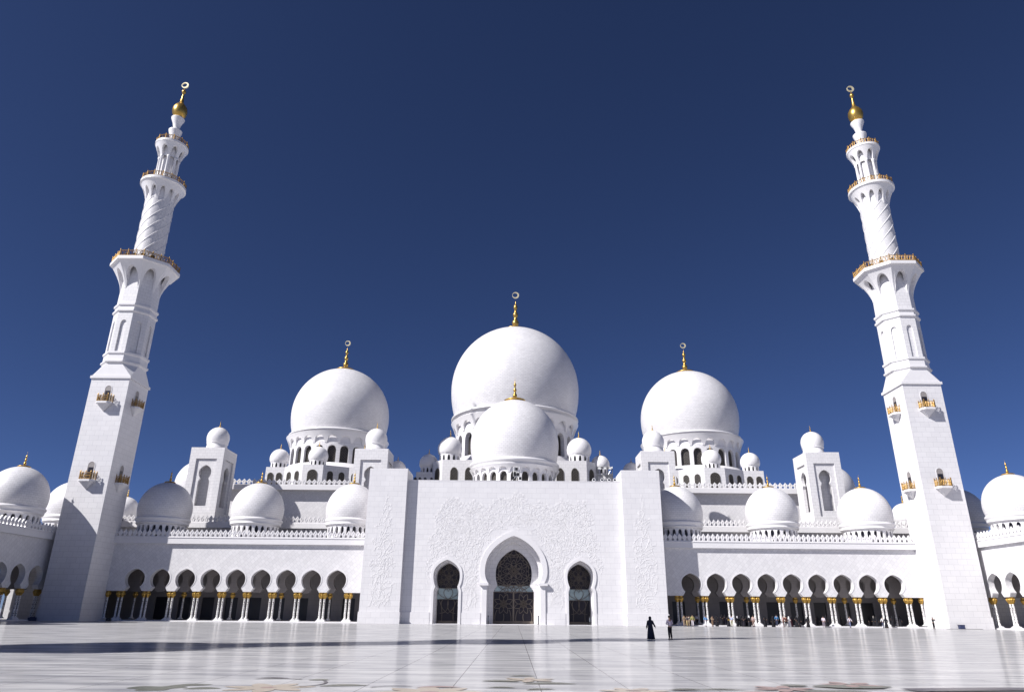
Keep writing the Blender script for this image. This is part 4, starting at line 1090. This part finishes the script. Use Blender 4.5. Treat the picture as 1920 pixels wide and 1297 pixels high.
# ------------------------------------------------------------------ people
def skinned(name, joints, edges, root, sub=1):
    """joints: list of (co, rx, ry) -> evaluated skin mesh"""
    me = bpy.data.meshes.new(name+'_rig'); me.from_pydata([j[0] for j in joints], edges, []); o = bpy.data.objects.new(name+'_rig', me); COL.objects.link(o)
    md = o.modifiers.new('s', 'SKIN'); md.use_smooth_shade = True; md.branch_smoothing = .3
    for i, j in enumerate(joints):
        sv = me.skin_vertices[0].data[i]; sv.radius = (j[1], j[2]); sv.use_root = (i == root)
    ss = o.modifiers.new('d', 'SUBSURF'); ss.levels = sub; ss.render_levels = sub
    dg = bpy.context.evaluated_depsgraph_get(); dg.update()
    out = bpy.data.meshes.new_from_object(o.evaluated_get(dg)); out.name = name
    bpy.data.objects.remove(o); bpy.data.meshes.remove(me)
    for p in out.polygons: p.use_smooth = True
    return out
POSES = {
    'stand': dict(el=((-.27, .03, 1.14), (.27, .03, 1.14)), wr=((-.29, -.06, .90), (.29, -.06, .90)), kn=((-.10, -.01, .50), (.10, -.01, .50)), an=((-.11, .02, .09), (.11, .02, .09))),
    'walk': dict(el=((-.26, .12, 1.16), (.26, -.06, 1.16)), wr=((-.28, .10, .92), (.28, -.22, .96)), kn=((-.10, -.14, .52), (.10, .03, .50)), an=((-.10, -.16, .09), (.10, .26, .12))),
    'photo': dict(el=((-.30, -.14, 1.24), (.30, -.14, 1.24)), wr=((-.12, -.32, 1.44), (.12, -.32, 1.44)), kn=((-.11, -.01, .50), (.11, -.01, .50)), an=((-.13, .02, .09), (.13, .02, .09))),
    'hold': dict(el=((-.27, .02, 1.14), (.28, .0, 1.15)), wr=((-.10, -.24, 1.10), (.12, -.26, 1.14)), kn=((-.10, -.02, .50), (.11, .0, .50)), an=((-.12, .02, .09), (.12, .04, .09))),
    'reach': dict(el=((-.28, -.02, 1.16), (.25, .03, 1.14)), wr=((-.40, -.08, .96), (.29, -.06, .90)), kn=((-.10, -.06, .51), (.10, .02, .50)), an=((-.12, -.10, .09), (.11, .14, .10))),
}
def body_rig(P, kind):
    J, E_ = [], []
    def add(co, r, par=None, r2=None):
        J.append((co, r, r2 or r)); i = len(J)-1
        if par is not None: E_.append((par, i))
        return i
    lo = kind
    g = {'body': 0, 'shirt': .022, 'sleeveless': .02, 'trousers': .02}[lo]
    if lo in ('body', 'shirt'):
        pel = add((0, 0, .95 if lo == 'body' else .86), .115+g, None, .10+g); bel = add((0, 0, 1.1), .11+g, pel, .09+g); ch = add((0, .01, 1.33), .15+g, bel, .10+g)
        nk = add((0, .01, 1.48), .055+g*.6, ch)
        if lo == 'body':
            a = add((0, -.005, 1.555), .068, nk); b = add((0, -.012, 1.63), .088, a, .098); add((0, 0, 1.70), .07, b, .078)
            add((0, -.118, 1.615), .014, b)                       # nose
            for s in (-1, 1): add((s*.092, .01, 1.62), .014, b)   # ears
        for k, s in enumerate((-1, 1)):
            sh = add((s*.185, .01, 1.41), .06+g, ch); el = add(P['el'][k], .045+g, sh); 
            if lo == 'shirt':
                m = tuple(lerp(a, b, .85) for a, b in zip(P['el'][k], P['wr'][k])); add(m, .036+g, el); continue
            wr = add(P['wr'][k], .030, el)
            d = (Vector(P['wr'][k])-Vector(P['el'][k])).normalized(); w = Vector(P['wr'][k]); pa = w+d*.07; p_ = add(tuple(pa), .034, wr, .02)
            side = d.cross(Vector((s, 0, 0))); side = side.normalized() if side.length > .1 else Vector((0, 1, 0))
            curl = Vector((-s*.3, -.2, 0))
            for q, ln in ((-1.5, .062), (-.5, .078), (.5, .074), (1.5, .056)):
                f1 = add(tuple(pa+side*(q*.017)+d*.03), .009, p_); add(tuple(pa+side*(q*.02)+d*(.03+ln*.7)+curl*.03), .008, f1)
            add(tuple(w+side*.045+d*.045+curl*.03), .010, wr)     # thumb
    if lo in ('body', 'trousers'):
        if lo == 'trousers': pel = add((0, 0, .97), .13, None, .115)
        for k, s in enumerate((-1, 1)):
            hp = add((s*.085, 0, .87), .088+g, pel); kn = add(P['kn'][k], .060+g, hp); an = add(P['an'][k], .038+g*1.6, kn)
            if lo == 'body': x, y, z = P['an'][k]; add((x, y-.13, max(.035, z-.055)), .032, an)
    return J, E_
MESH = {}
def gown_mesh(pose):
    P = POSES[pose]; bm = BM(); n = 28
    prof = [(.31, .27, .02), (.29, .25, .25), (.25, .21, .6), (.205, .165, .92), (.185, .145, 1.1), (.205, .145, 1.28), (.205, .125, 1.40), (.12, .09, 1.47), (.06, .06, 1.51)]
    rings = []
    for i, (rx, ry, z) in enumerate(prof):
        f = .07*max(0, 1-z/1.1)
        rings.append([bm.verts.new((rx*(1+f*sin(5*2*PI*k/n+z*2)+f*.6*sin(9*2*PI*k/n))*cos(2*PI*k/n), ry*(1+f*sin(7*2*PI*k/n))*sin(2*PI*k/n)+.01, z)) for k in range(n)])
    for a, b in zip(rings, rings[1:]):
        for k in range(n): bm.faces.new((a[k], a[(k+1) % n], b[(k+1) % n], b[k]))
    bm.faces.new(rings[0][::-1]); bm.faces.new(rings[-1])
    for k, s in enumerate((-1, 1)):
        tube(bm, [(s*.13, .01, 1.40), (s*.19, .01, 1.37), P['el'][k], tuple(lerp(a, b, .95) for a, b in zip(P['el'][k], P['wr'][k]))], [.075, .075, .065, .07], 10)
    me = bpy.data.meshes.new('gown'); bm.to_mesh(me); bm.free()
    for p in me.polygons: p.use_smooth = True
    return me
def lathe_obj(prof, sx, sy, y0=0, n=18):
    bm = BM(); lathe(bm, prof, n); bmesh.ops.scale(bm, vec=(sx, sy, 1), verts=bm.verts); bmesh.ops.translate(bm, vec=(0, y0, 0), verts=bm.verts)
    me = bpy.data.meshes.new('m'); bm.to_mesh(me); bm.free()
    for p in me.polygons: p.use_smooth = True
    return me
def get(kind, pose):
    k = (kind, pose)
    if k in MESH: return MESH[k]
    if kind == 'gown': m = gown_mesh(pose)
    elif kind == 'headscarf': m = lathe_obj([(.17, 1.36), (.13, 1.46), (.105, 1.54), (.118, 1.62), (.112, 1.69), (.07, 1.745), (.001, 1.757)], 1, 1.08, .022)
    elif kind == 'face_cover': m = None
    elif kind == 'hair': m = lathe_obj([(.088, 1.60), (.103, 1.65), (.100, 1.70), (.065, 1.745), (.001, 1.755)], .98, 1.08, .018)
    elif kind == 'shoe':
        m = None
    else: J, E_ = body_rig(POSES[pose], kind); m = skinned(kind, J, E_, 0)
    m.materials.append(None); MESH[k] = m; return m
CM = {}
def cloth(col):
    if col not in CM: CM[col] = simple('cloth_%d' % len(CM), col, .85, 0, .2)
    return CM[col]
SKIN = simple('skin', (.36, .21, .14), .55); HAIR = simple('dark_hair', (.015, .012, .01), .5)
BLK = (.012, .012, .016)
def wear(name, kind, pose, mat, parent):
    o = bpy.data.objects.new(name, get(kind, pose)); COL.objects.link(o); o.parent = parent
    o.material_slots[0].link = 'OBJECT'; o.material_slots[0].material = mat; return o
def person(x, y, label, h=1.7, rz=0, pose='stand', outfit='gown', top=BLK, bottom=BLK, scarf=BLK, z=0, bag=None, group='visitors in the courtyard'):
    o = bpy.data.objects.new('person', get('body', pose)); COL.objects.link(o); o.location = (x, y, z); o.rotation_euler = (0, 0, rz); s = h/1.755; o.scale = (s, s, s)
    o.material_slots[0].link = 'OBJECT'; o.material_slots[0].material = SKIN
    tag(o, label, 'person', group)
    if outfit == 'gown':
        wear('gown', 'gown', pose, cloth(top), o); wear('headscarf', 'headscarf', 'stand', cloth(scarf), o)
        # opening for the face: small skin oval sits proud of the scarf
    else:
        wear('shirt', 'shirt', pose, cloth(top), o); wear('trousers', 'trousers', pose, cloth(bottom), o); wear('hair', 'hair', 'stand', HAIR, o)
        for k in (0, 1):
            ax, ay, az = POSES[pose]['an'][k]
            bm = BM(); tube(bm, [(ax, ay+.05, az-.045), (ax, ay-.06, az-.05), (ax, ay-.16, az-.055)], [.045, .05, .03], 8); finish('shoe', bm, 'black', o, True)
    if bag:
        bm = BM(); box(bm, .24, .36, -.14, .12, .75, 1.02); tube(bm, [(.30, -.1, 1.02), (.26, -.04, 1.22), (.17, .0, 1.42), (.26, .05, 1.22), (.30, .1, 1.02)], .012, 5)
        b = finish('shoulder_bag', bm, cloth(bag), None); b.location = (x, y, z); b.rotation_euler = (0, 0, rz); b.scale = (s, s, s); tag(b, 'shoulder bag carried by the visitor in '+label.split(' in ')[-1][:40], 'bag')
    return o
person(10.35, 57.0, 'woman in a dark slate full-length robe on the open floor before the portal', 1.62, PI*1.0, 'reach', 'gown', (.035, .038, .055), scarf=(.03, .033, .05))
person(11.85, 57.2, 'man in pale lilac shirt and black trousers on the open floor before the portal', 1.70, PI*1.15, 'hold', 'shirt', (.55, .47, .56), (.02, .018, .025))
def px2x(px, Y):   # helper used only while laying people out along the arcade: metres per photo column
    return (px-963.0)/1313.6*(.935*Y)
YP = 119.2
WHITE = (.72, .71, .72)
crowd = [
 (1274, 123.6, 'gown', BLK, None, 'stand', 'figure in black standing in the shade beside the portal, leftmost of the crowd'),
 (1282, 119.4, 'shirt', (.32, .24, .16), (.30, .22, .15), 'stand', 'visitor all in tan, left edge of the group by the first shaded bay'),
 (1287.5, 118.9, 'shirt', (.13, .12, .13), (.50, .38, .20), 'hold', 'visitor in grey top and mustard trousers next to the one all in tan'),
 (1291.5, 119.7, 'shirt', (.60, .54, .45), (.34, .26, .18), 'photo', 'visitor in cream top raising both arms in the first shaded bay'),
 (1297.5, 119.0, 'shirt', (.34, .33, .12), (.62, .58, .62), 'stand', 'man in olive yellow shirt and off-white trousers, first shaded bay'),
 (1306, 124.2, 'shirt', (.62, .62, .66), BLK, 'stand', 'man in white shirt and black trousers standing deep in the shade of the first bay'),
 (1322, 119.4, 'shirt', (.13, .32, .62), (.66, .65, .70), 'walk', 'man in bright blue shirt and white trousers in front of the second pair of columns'),
 (1334.5, 119.1, 'shirt', (.34, .25, .17), (.26, .17, .11), 'hold', 'visitor in beige and brown right of the second pair of columns'),
 (1342.5, 120.6, 'gown', BLK, BLK, 'stand', 'woman in a black robe beside the visitor in beige and brown'),
 (1352, 123.0, 'gown', BLK, BLK, 'hold', 'woman in black in the shade left of the third pair of columns'),
 (1358, 123.4, 'gown', (.02, .018, .03), BLK, 'stand', 'second woman in black in the shade, half hidden left of the third pair of columns'),
 (1364.5, 120.5, 'gown', BLK, BLK, 'hold', 'woman in black clasping a mustard handbag beside the third pair of columns'),
 (1370.5, 119.2, 'shirt', (.40, .46, .66), (.33, .32, .22), 'hold', 'man in pale blue shirt and khaki trousers in front of the third pair of columns'),
 (1381, 120.6, 'gown', BLK, (.5, .48, .5), 'walk', 'woman in a black robe with a pale scarf right of the third pair of columns'),
 (1388, 120.9, 'gown', BLK, BLK, 'stand', 'left woman of the tight black robed cluster under the third arch'),
 (1393, 120.3, 'gown', (.015, .013, .02), (.02, .02, .02), 'hold', 'middle woman of the tight black robed cluster under the third arch'),
 (1398.5, 120.8, 'gown', BLK, BLK, 'stand', 'right woman of the tight black robed cluster under the third arch'),
 (1403.5, 120.0, 'gown', (.015, .015, .02), WHITE, 'stand', 'person in black with a long white headcloth left of the fourth pair of columns'),
 (1410.5, 119.8, 'shirt', (.44, .33, .32), (.22, .15, .13), 'stand', 'visitor in dusty pink and brown touching the fourth pair of columns'),
 (1432.5, 120.4, 'gown', BLK, BLK, 'hold', 'lone woman in black right of the fourth pair of columns'),
 (1447.5, 119.3, 'gown', (.01, .01, .013), BLK, 'stand', 'lone woman in black in front of the fourth arch, nearer than the others'),
 (1454.5, 122.2, 'shirt', (.05, .17, .36), (.04, .05, .09), 'stand', 'man in a teal blue shirt in the shade of the fourth arch'),
 (1467, 119.9, 'shirt', (.50, .30, .28), (.10, .05, .05), 'stand', 'visitor in salmon top left of the one in maroon by the fifth columns'),
 (1471, 119.1, 'shirt', (.10, .035, .03), BLK, 'stand', 'visitor in maroon jacket and black trousers by the fifth pair of columns'),
 (1477.5, 119.6, 'gown', WHITE, WHITE, 'hold', 'man in a long white robe right of the fifth pair of columns'),
 (1481.5, 121.2, 'gown', (.03, .01, .015), BLK, 'stand', 'woman in very dark red beside the man in the long white robe'),
 (1491, 121.0, 'gown', BLK, BLK, 'hold', 'left one of two women in black under the fifth arch'),
 (1495.5, 120.6, 'gown', BLK, BLK, 'walk', 'right one of two women in black under the fifth arch'),
 (1512, 120.2, 'gown', BLK, BLK, 'walk', 'woman in black stepping up left of the sixth pair of columns'),
 (1530.5, 124.0, 'gown', BLK, BLK, 'stand', 'woman in black in deep shade under the sixth arch'),
 (1541.5, 119.3, 'shirt', (.66, .58, .66), (.26, .22, .26), 'walk', 'man in pale pink shirt and grey trousers walking before the sixth arch'),
 (1546.5, 121.4, 'gown', BLK, BLK, 'stand', 'woman in black just behind the man in pale pink shirt'),
 (1573, 124.0, 'gown', BLK, BLK, 'hold', 'woman in black in deep shade under the seventh arch'),
 (1590.5, 119.3, 'shirt', (.66, .60, .66), (.15, .17, .28), 'walk', 'man in white shirt and blue jeans walking before the seventh arch'),
 (1628, 124.5, 'gown', BLK, BLK, 'stand', 'woman in black in deep shade, left of two under the eighth arch'),
 (1635.5, 123.6, 'gown', BLK, (.18, .17, .16), 'stand', 'woman in black with grey scarf in deep shade under the eighth arch'),
 (1641, 122.4, 'gown', BLK, BLK, 'stand', 'woman in black close left of the ninth pair of columns'),
 (1652, 119.2, 'shirt', WHITE, (.05, .06, .12), 'walk', 'man in white shirt and dark blue trousers by the ninth pair of columns'),
 (1657.5, 118.9, 'gown', BLK, BLK, 'walk', 'woman in a wide black robe touching the man in white shirt and dark trousers'),
 (1670, 121.4, 'gown', BLK, BLK, 'hold', 'woman in black in the shade of the last arch before the right minaret'),
 (1684, 124.0, 'gown', BLK, BLK, 'stand', 'woman in black far back in the shade of the last arch before the right minaret'),
 (1745.5, 115.0, 'shirt', BLK, BLK, 'photo', 'photographer dressed in black raising a camera at the foot of the right minaret'),
]
rp = random.Random(3)
for px, Y, of, c1, c2, pose, lab in crowd:
    inside = Y > 121.6-.2
    person(px2x(px, Y), Y, lab, rp.uniform(1.60, 1.76) if of == 'shirt' else rp.uniform(1.56, 1.68), rp.uniform(-.9, .9)+(PI if rp.random() < .5 else 0), pose, of, c1, c2 if (of == 'shirt' and c2) else BLK, c2 if (of == 'gown' and c2) else BLK, .16 if inside else 0.0)
person(76.0, 105.6, 'woman in black under the side arcade at the far right edge', 1.62, .4, 'stand', 'gown', BLK, z=.16)
bm = BM(); box(bm, -.13, .13, -.13, .13, 0, .19); tube(bm, [(-.05, 0, .19), (-.05, 0, .27), (.05, 0, .27), (.05, 0, .19)], .015, 5)
hb = finish('handbag', bm, cloth((.30, .20, .05))); hb.location = (px2x(1364.5, 120.5)-.02, 120.2, .9); tag(hb, 'mustard handbag held by a woman in black beside the third pair of columns', 'handbag')

# ------------------------------------------------------------------ light, sky, camera
SUN = Vector((-1, -.60, .98)).normalized()
el = math.asin(SUN.z); az = math.atan2(SUN.x, SUN.y)
W = bpy.data.worlds.new('World'); S.world = W; W.use_nodes = True
nt = W.node_tree; nt.nodes.clear()
out = nt.nodes.new('ShaderNodeOutputWorld'); bg = nt.nodes.new('ShaderNodeBackground'); sky = nt.nodes.new('ShaderNodeTexSky')
sky.sky_type = 'NISHITA'; sky.sun_disc = False; sky.sun_elevation = el; sky.sun_rotation = az % (2*PI)
sky.altitude = 1500; sky.air_density = .53; sky.dust_density = .8; sky.ozone_density = 9.0
wb = nt.nodes.new('ShaderNodeMixRGB'); wb.blend_type = 'MULTIPLY'; wb.inputs[0].default_value = 1; wb.inputs[2].default_value = (1.14, 1.0, 1.10, 1)   # white balance of the sky
nt.links.new(sky.outputs[0], wb.inputs[1]); nt.links.new(wb.outputs[0], bg.inputs[0]); bg.inputs[1].default_value = .05; nt.links.new(bg.outputs[0], out.inputs[0])
ld = bpy.data.lights.new('sun', 'SUN'); ld.energy = 5.0; ld.angle = R(.5); ld.color = (1, .975, .95)
lo_ = bpy.data.objects.new('sun', ld); COL.objects.link(lo_); lo_.rotation_euler = SUN.to_track_quat('Z', 'Y').to_euler()

cam = bpy.data.cameras.new('camera'); co = bpy.data.objects.new('camera', cam); COL.objects.link(co)
cam.sensor_width = 36; cam.sensor_fit = 'HORIZONTAL'; cam.lens = 1313.63/1920*36; cam.clip_end = 9000; cam.clip_start = .1
yw, pt, rl = R(-.287), R(20.804), R(.508)
right = Vector((cos(yw), -sin(yw), 0)); fh = Vector((sin(yw), cos(yw), 0))
fwd = fh*cos(pt)+Vector((0, 0, 1))*sin(pt); up = -fh*sin(pt)+Vector((0, 0, 1))*cos(pt)
r2 = right*cos(rl)+up*sin(rl); u2 = -right*sin(rl)+up*cos(rl)
mt = Matrix((r2, u2, -fwd)).transposed().to_4x4(); mt.translation = Vector((0, 0, 1.8)); co.matrix_world = mt
S.camera = co
S.render.engine = 'CYCLES'
S.view_settings.view_transform = 'Standard'; S.view_settings.look = 'None'; S.view_settings.exposure = .5; S.view_settings.gamma = 1
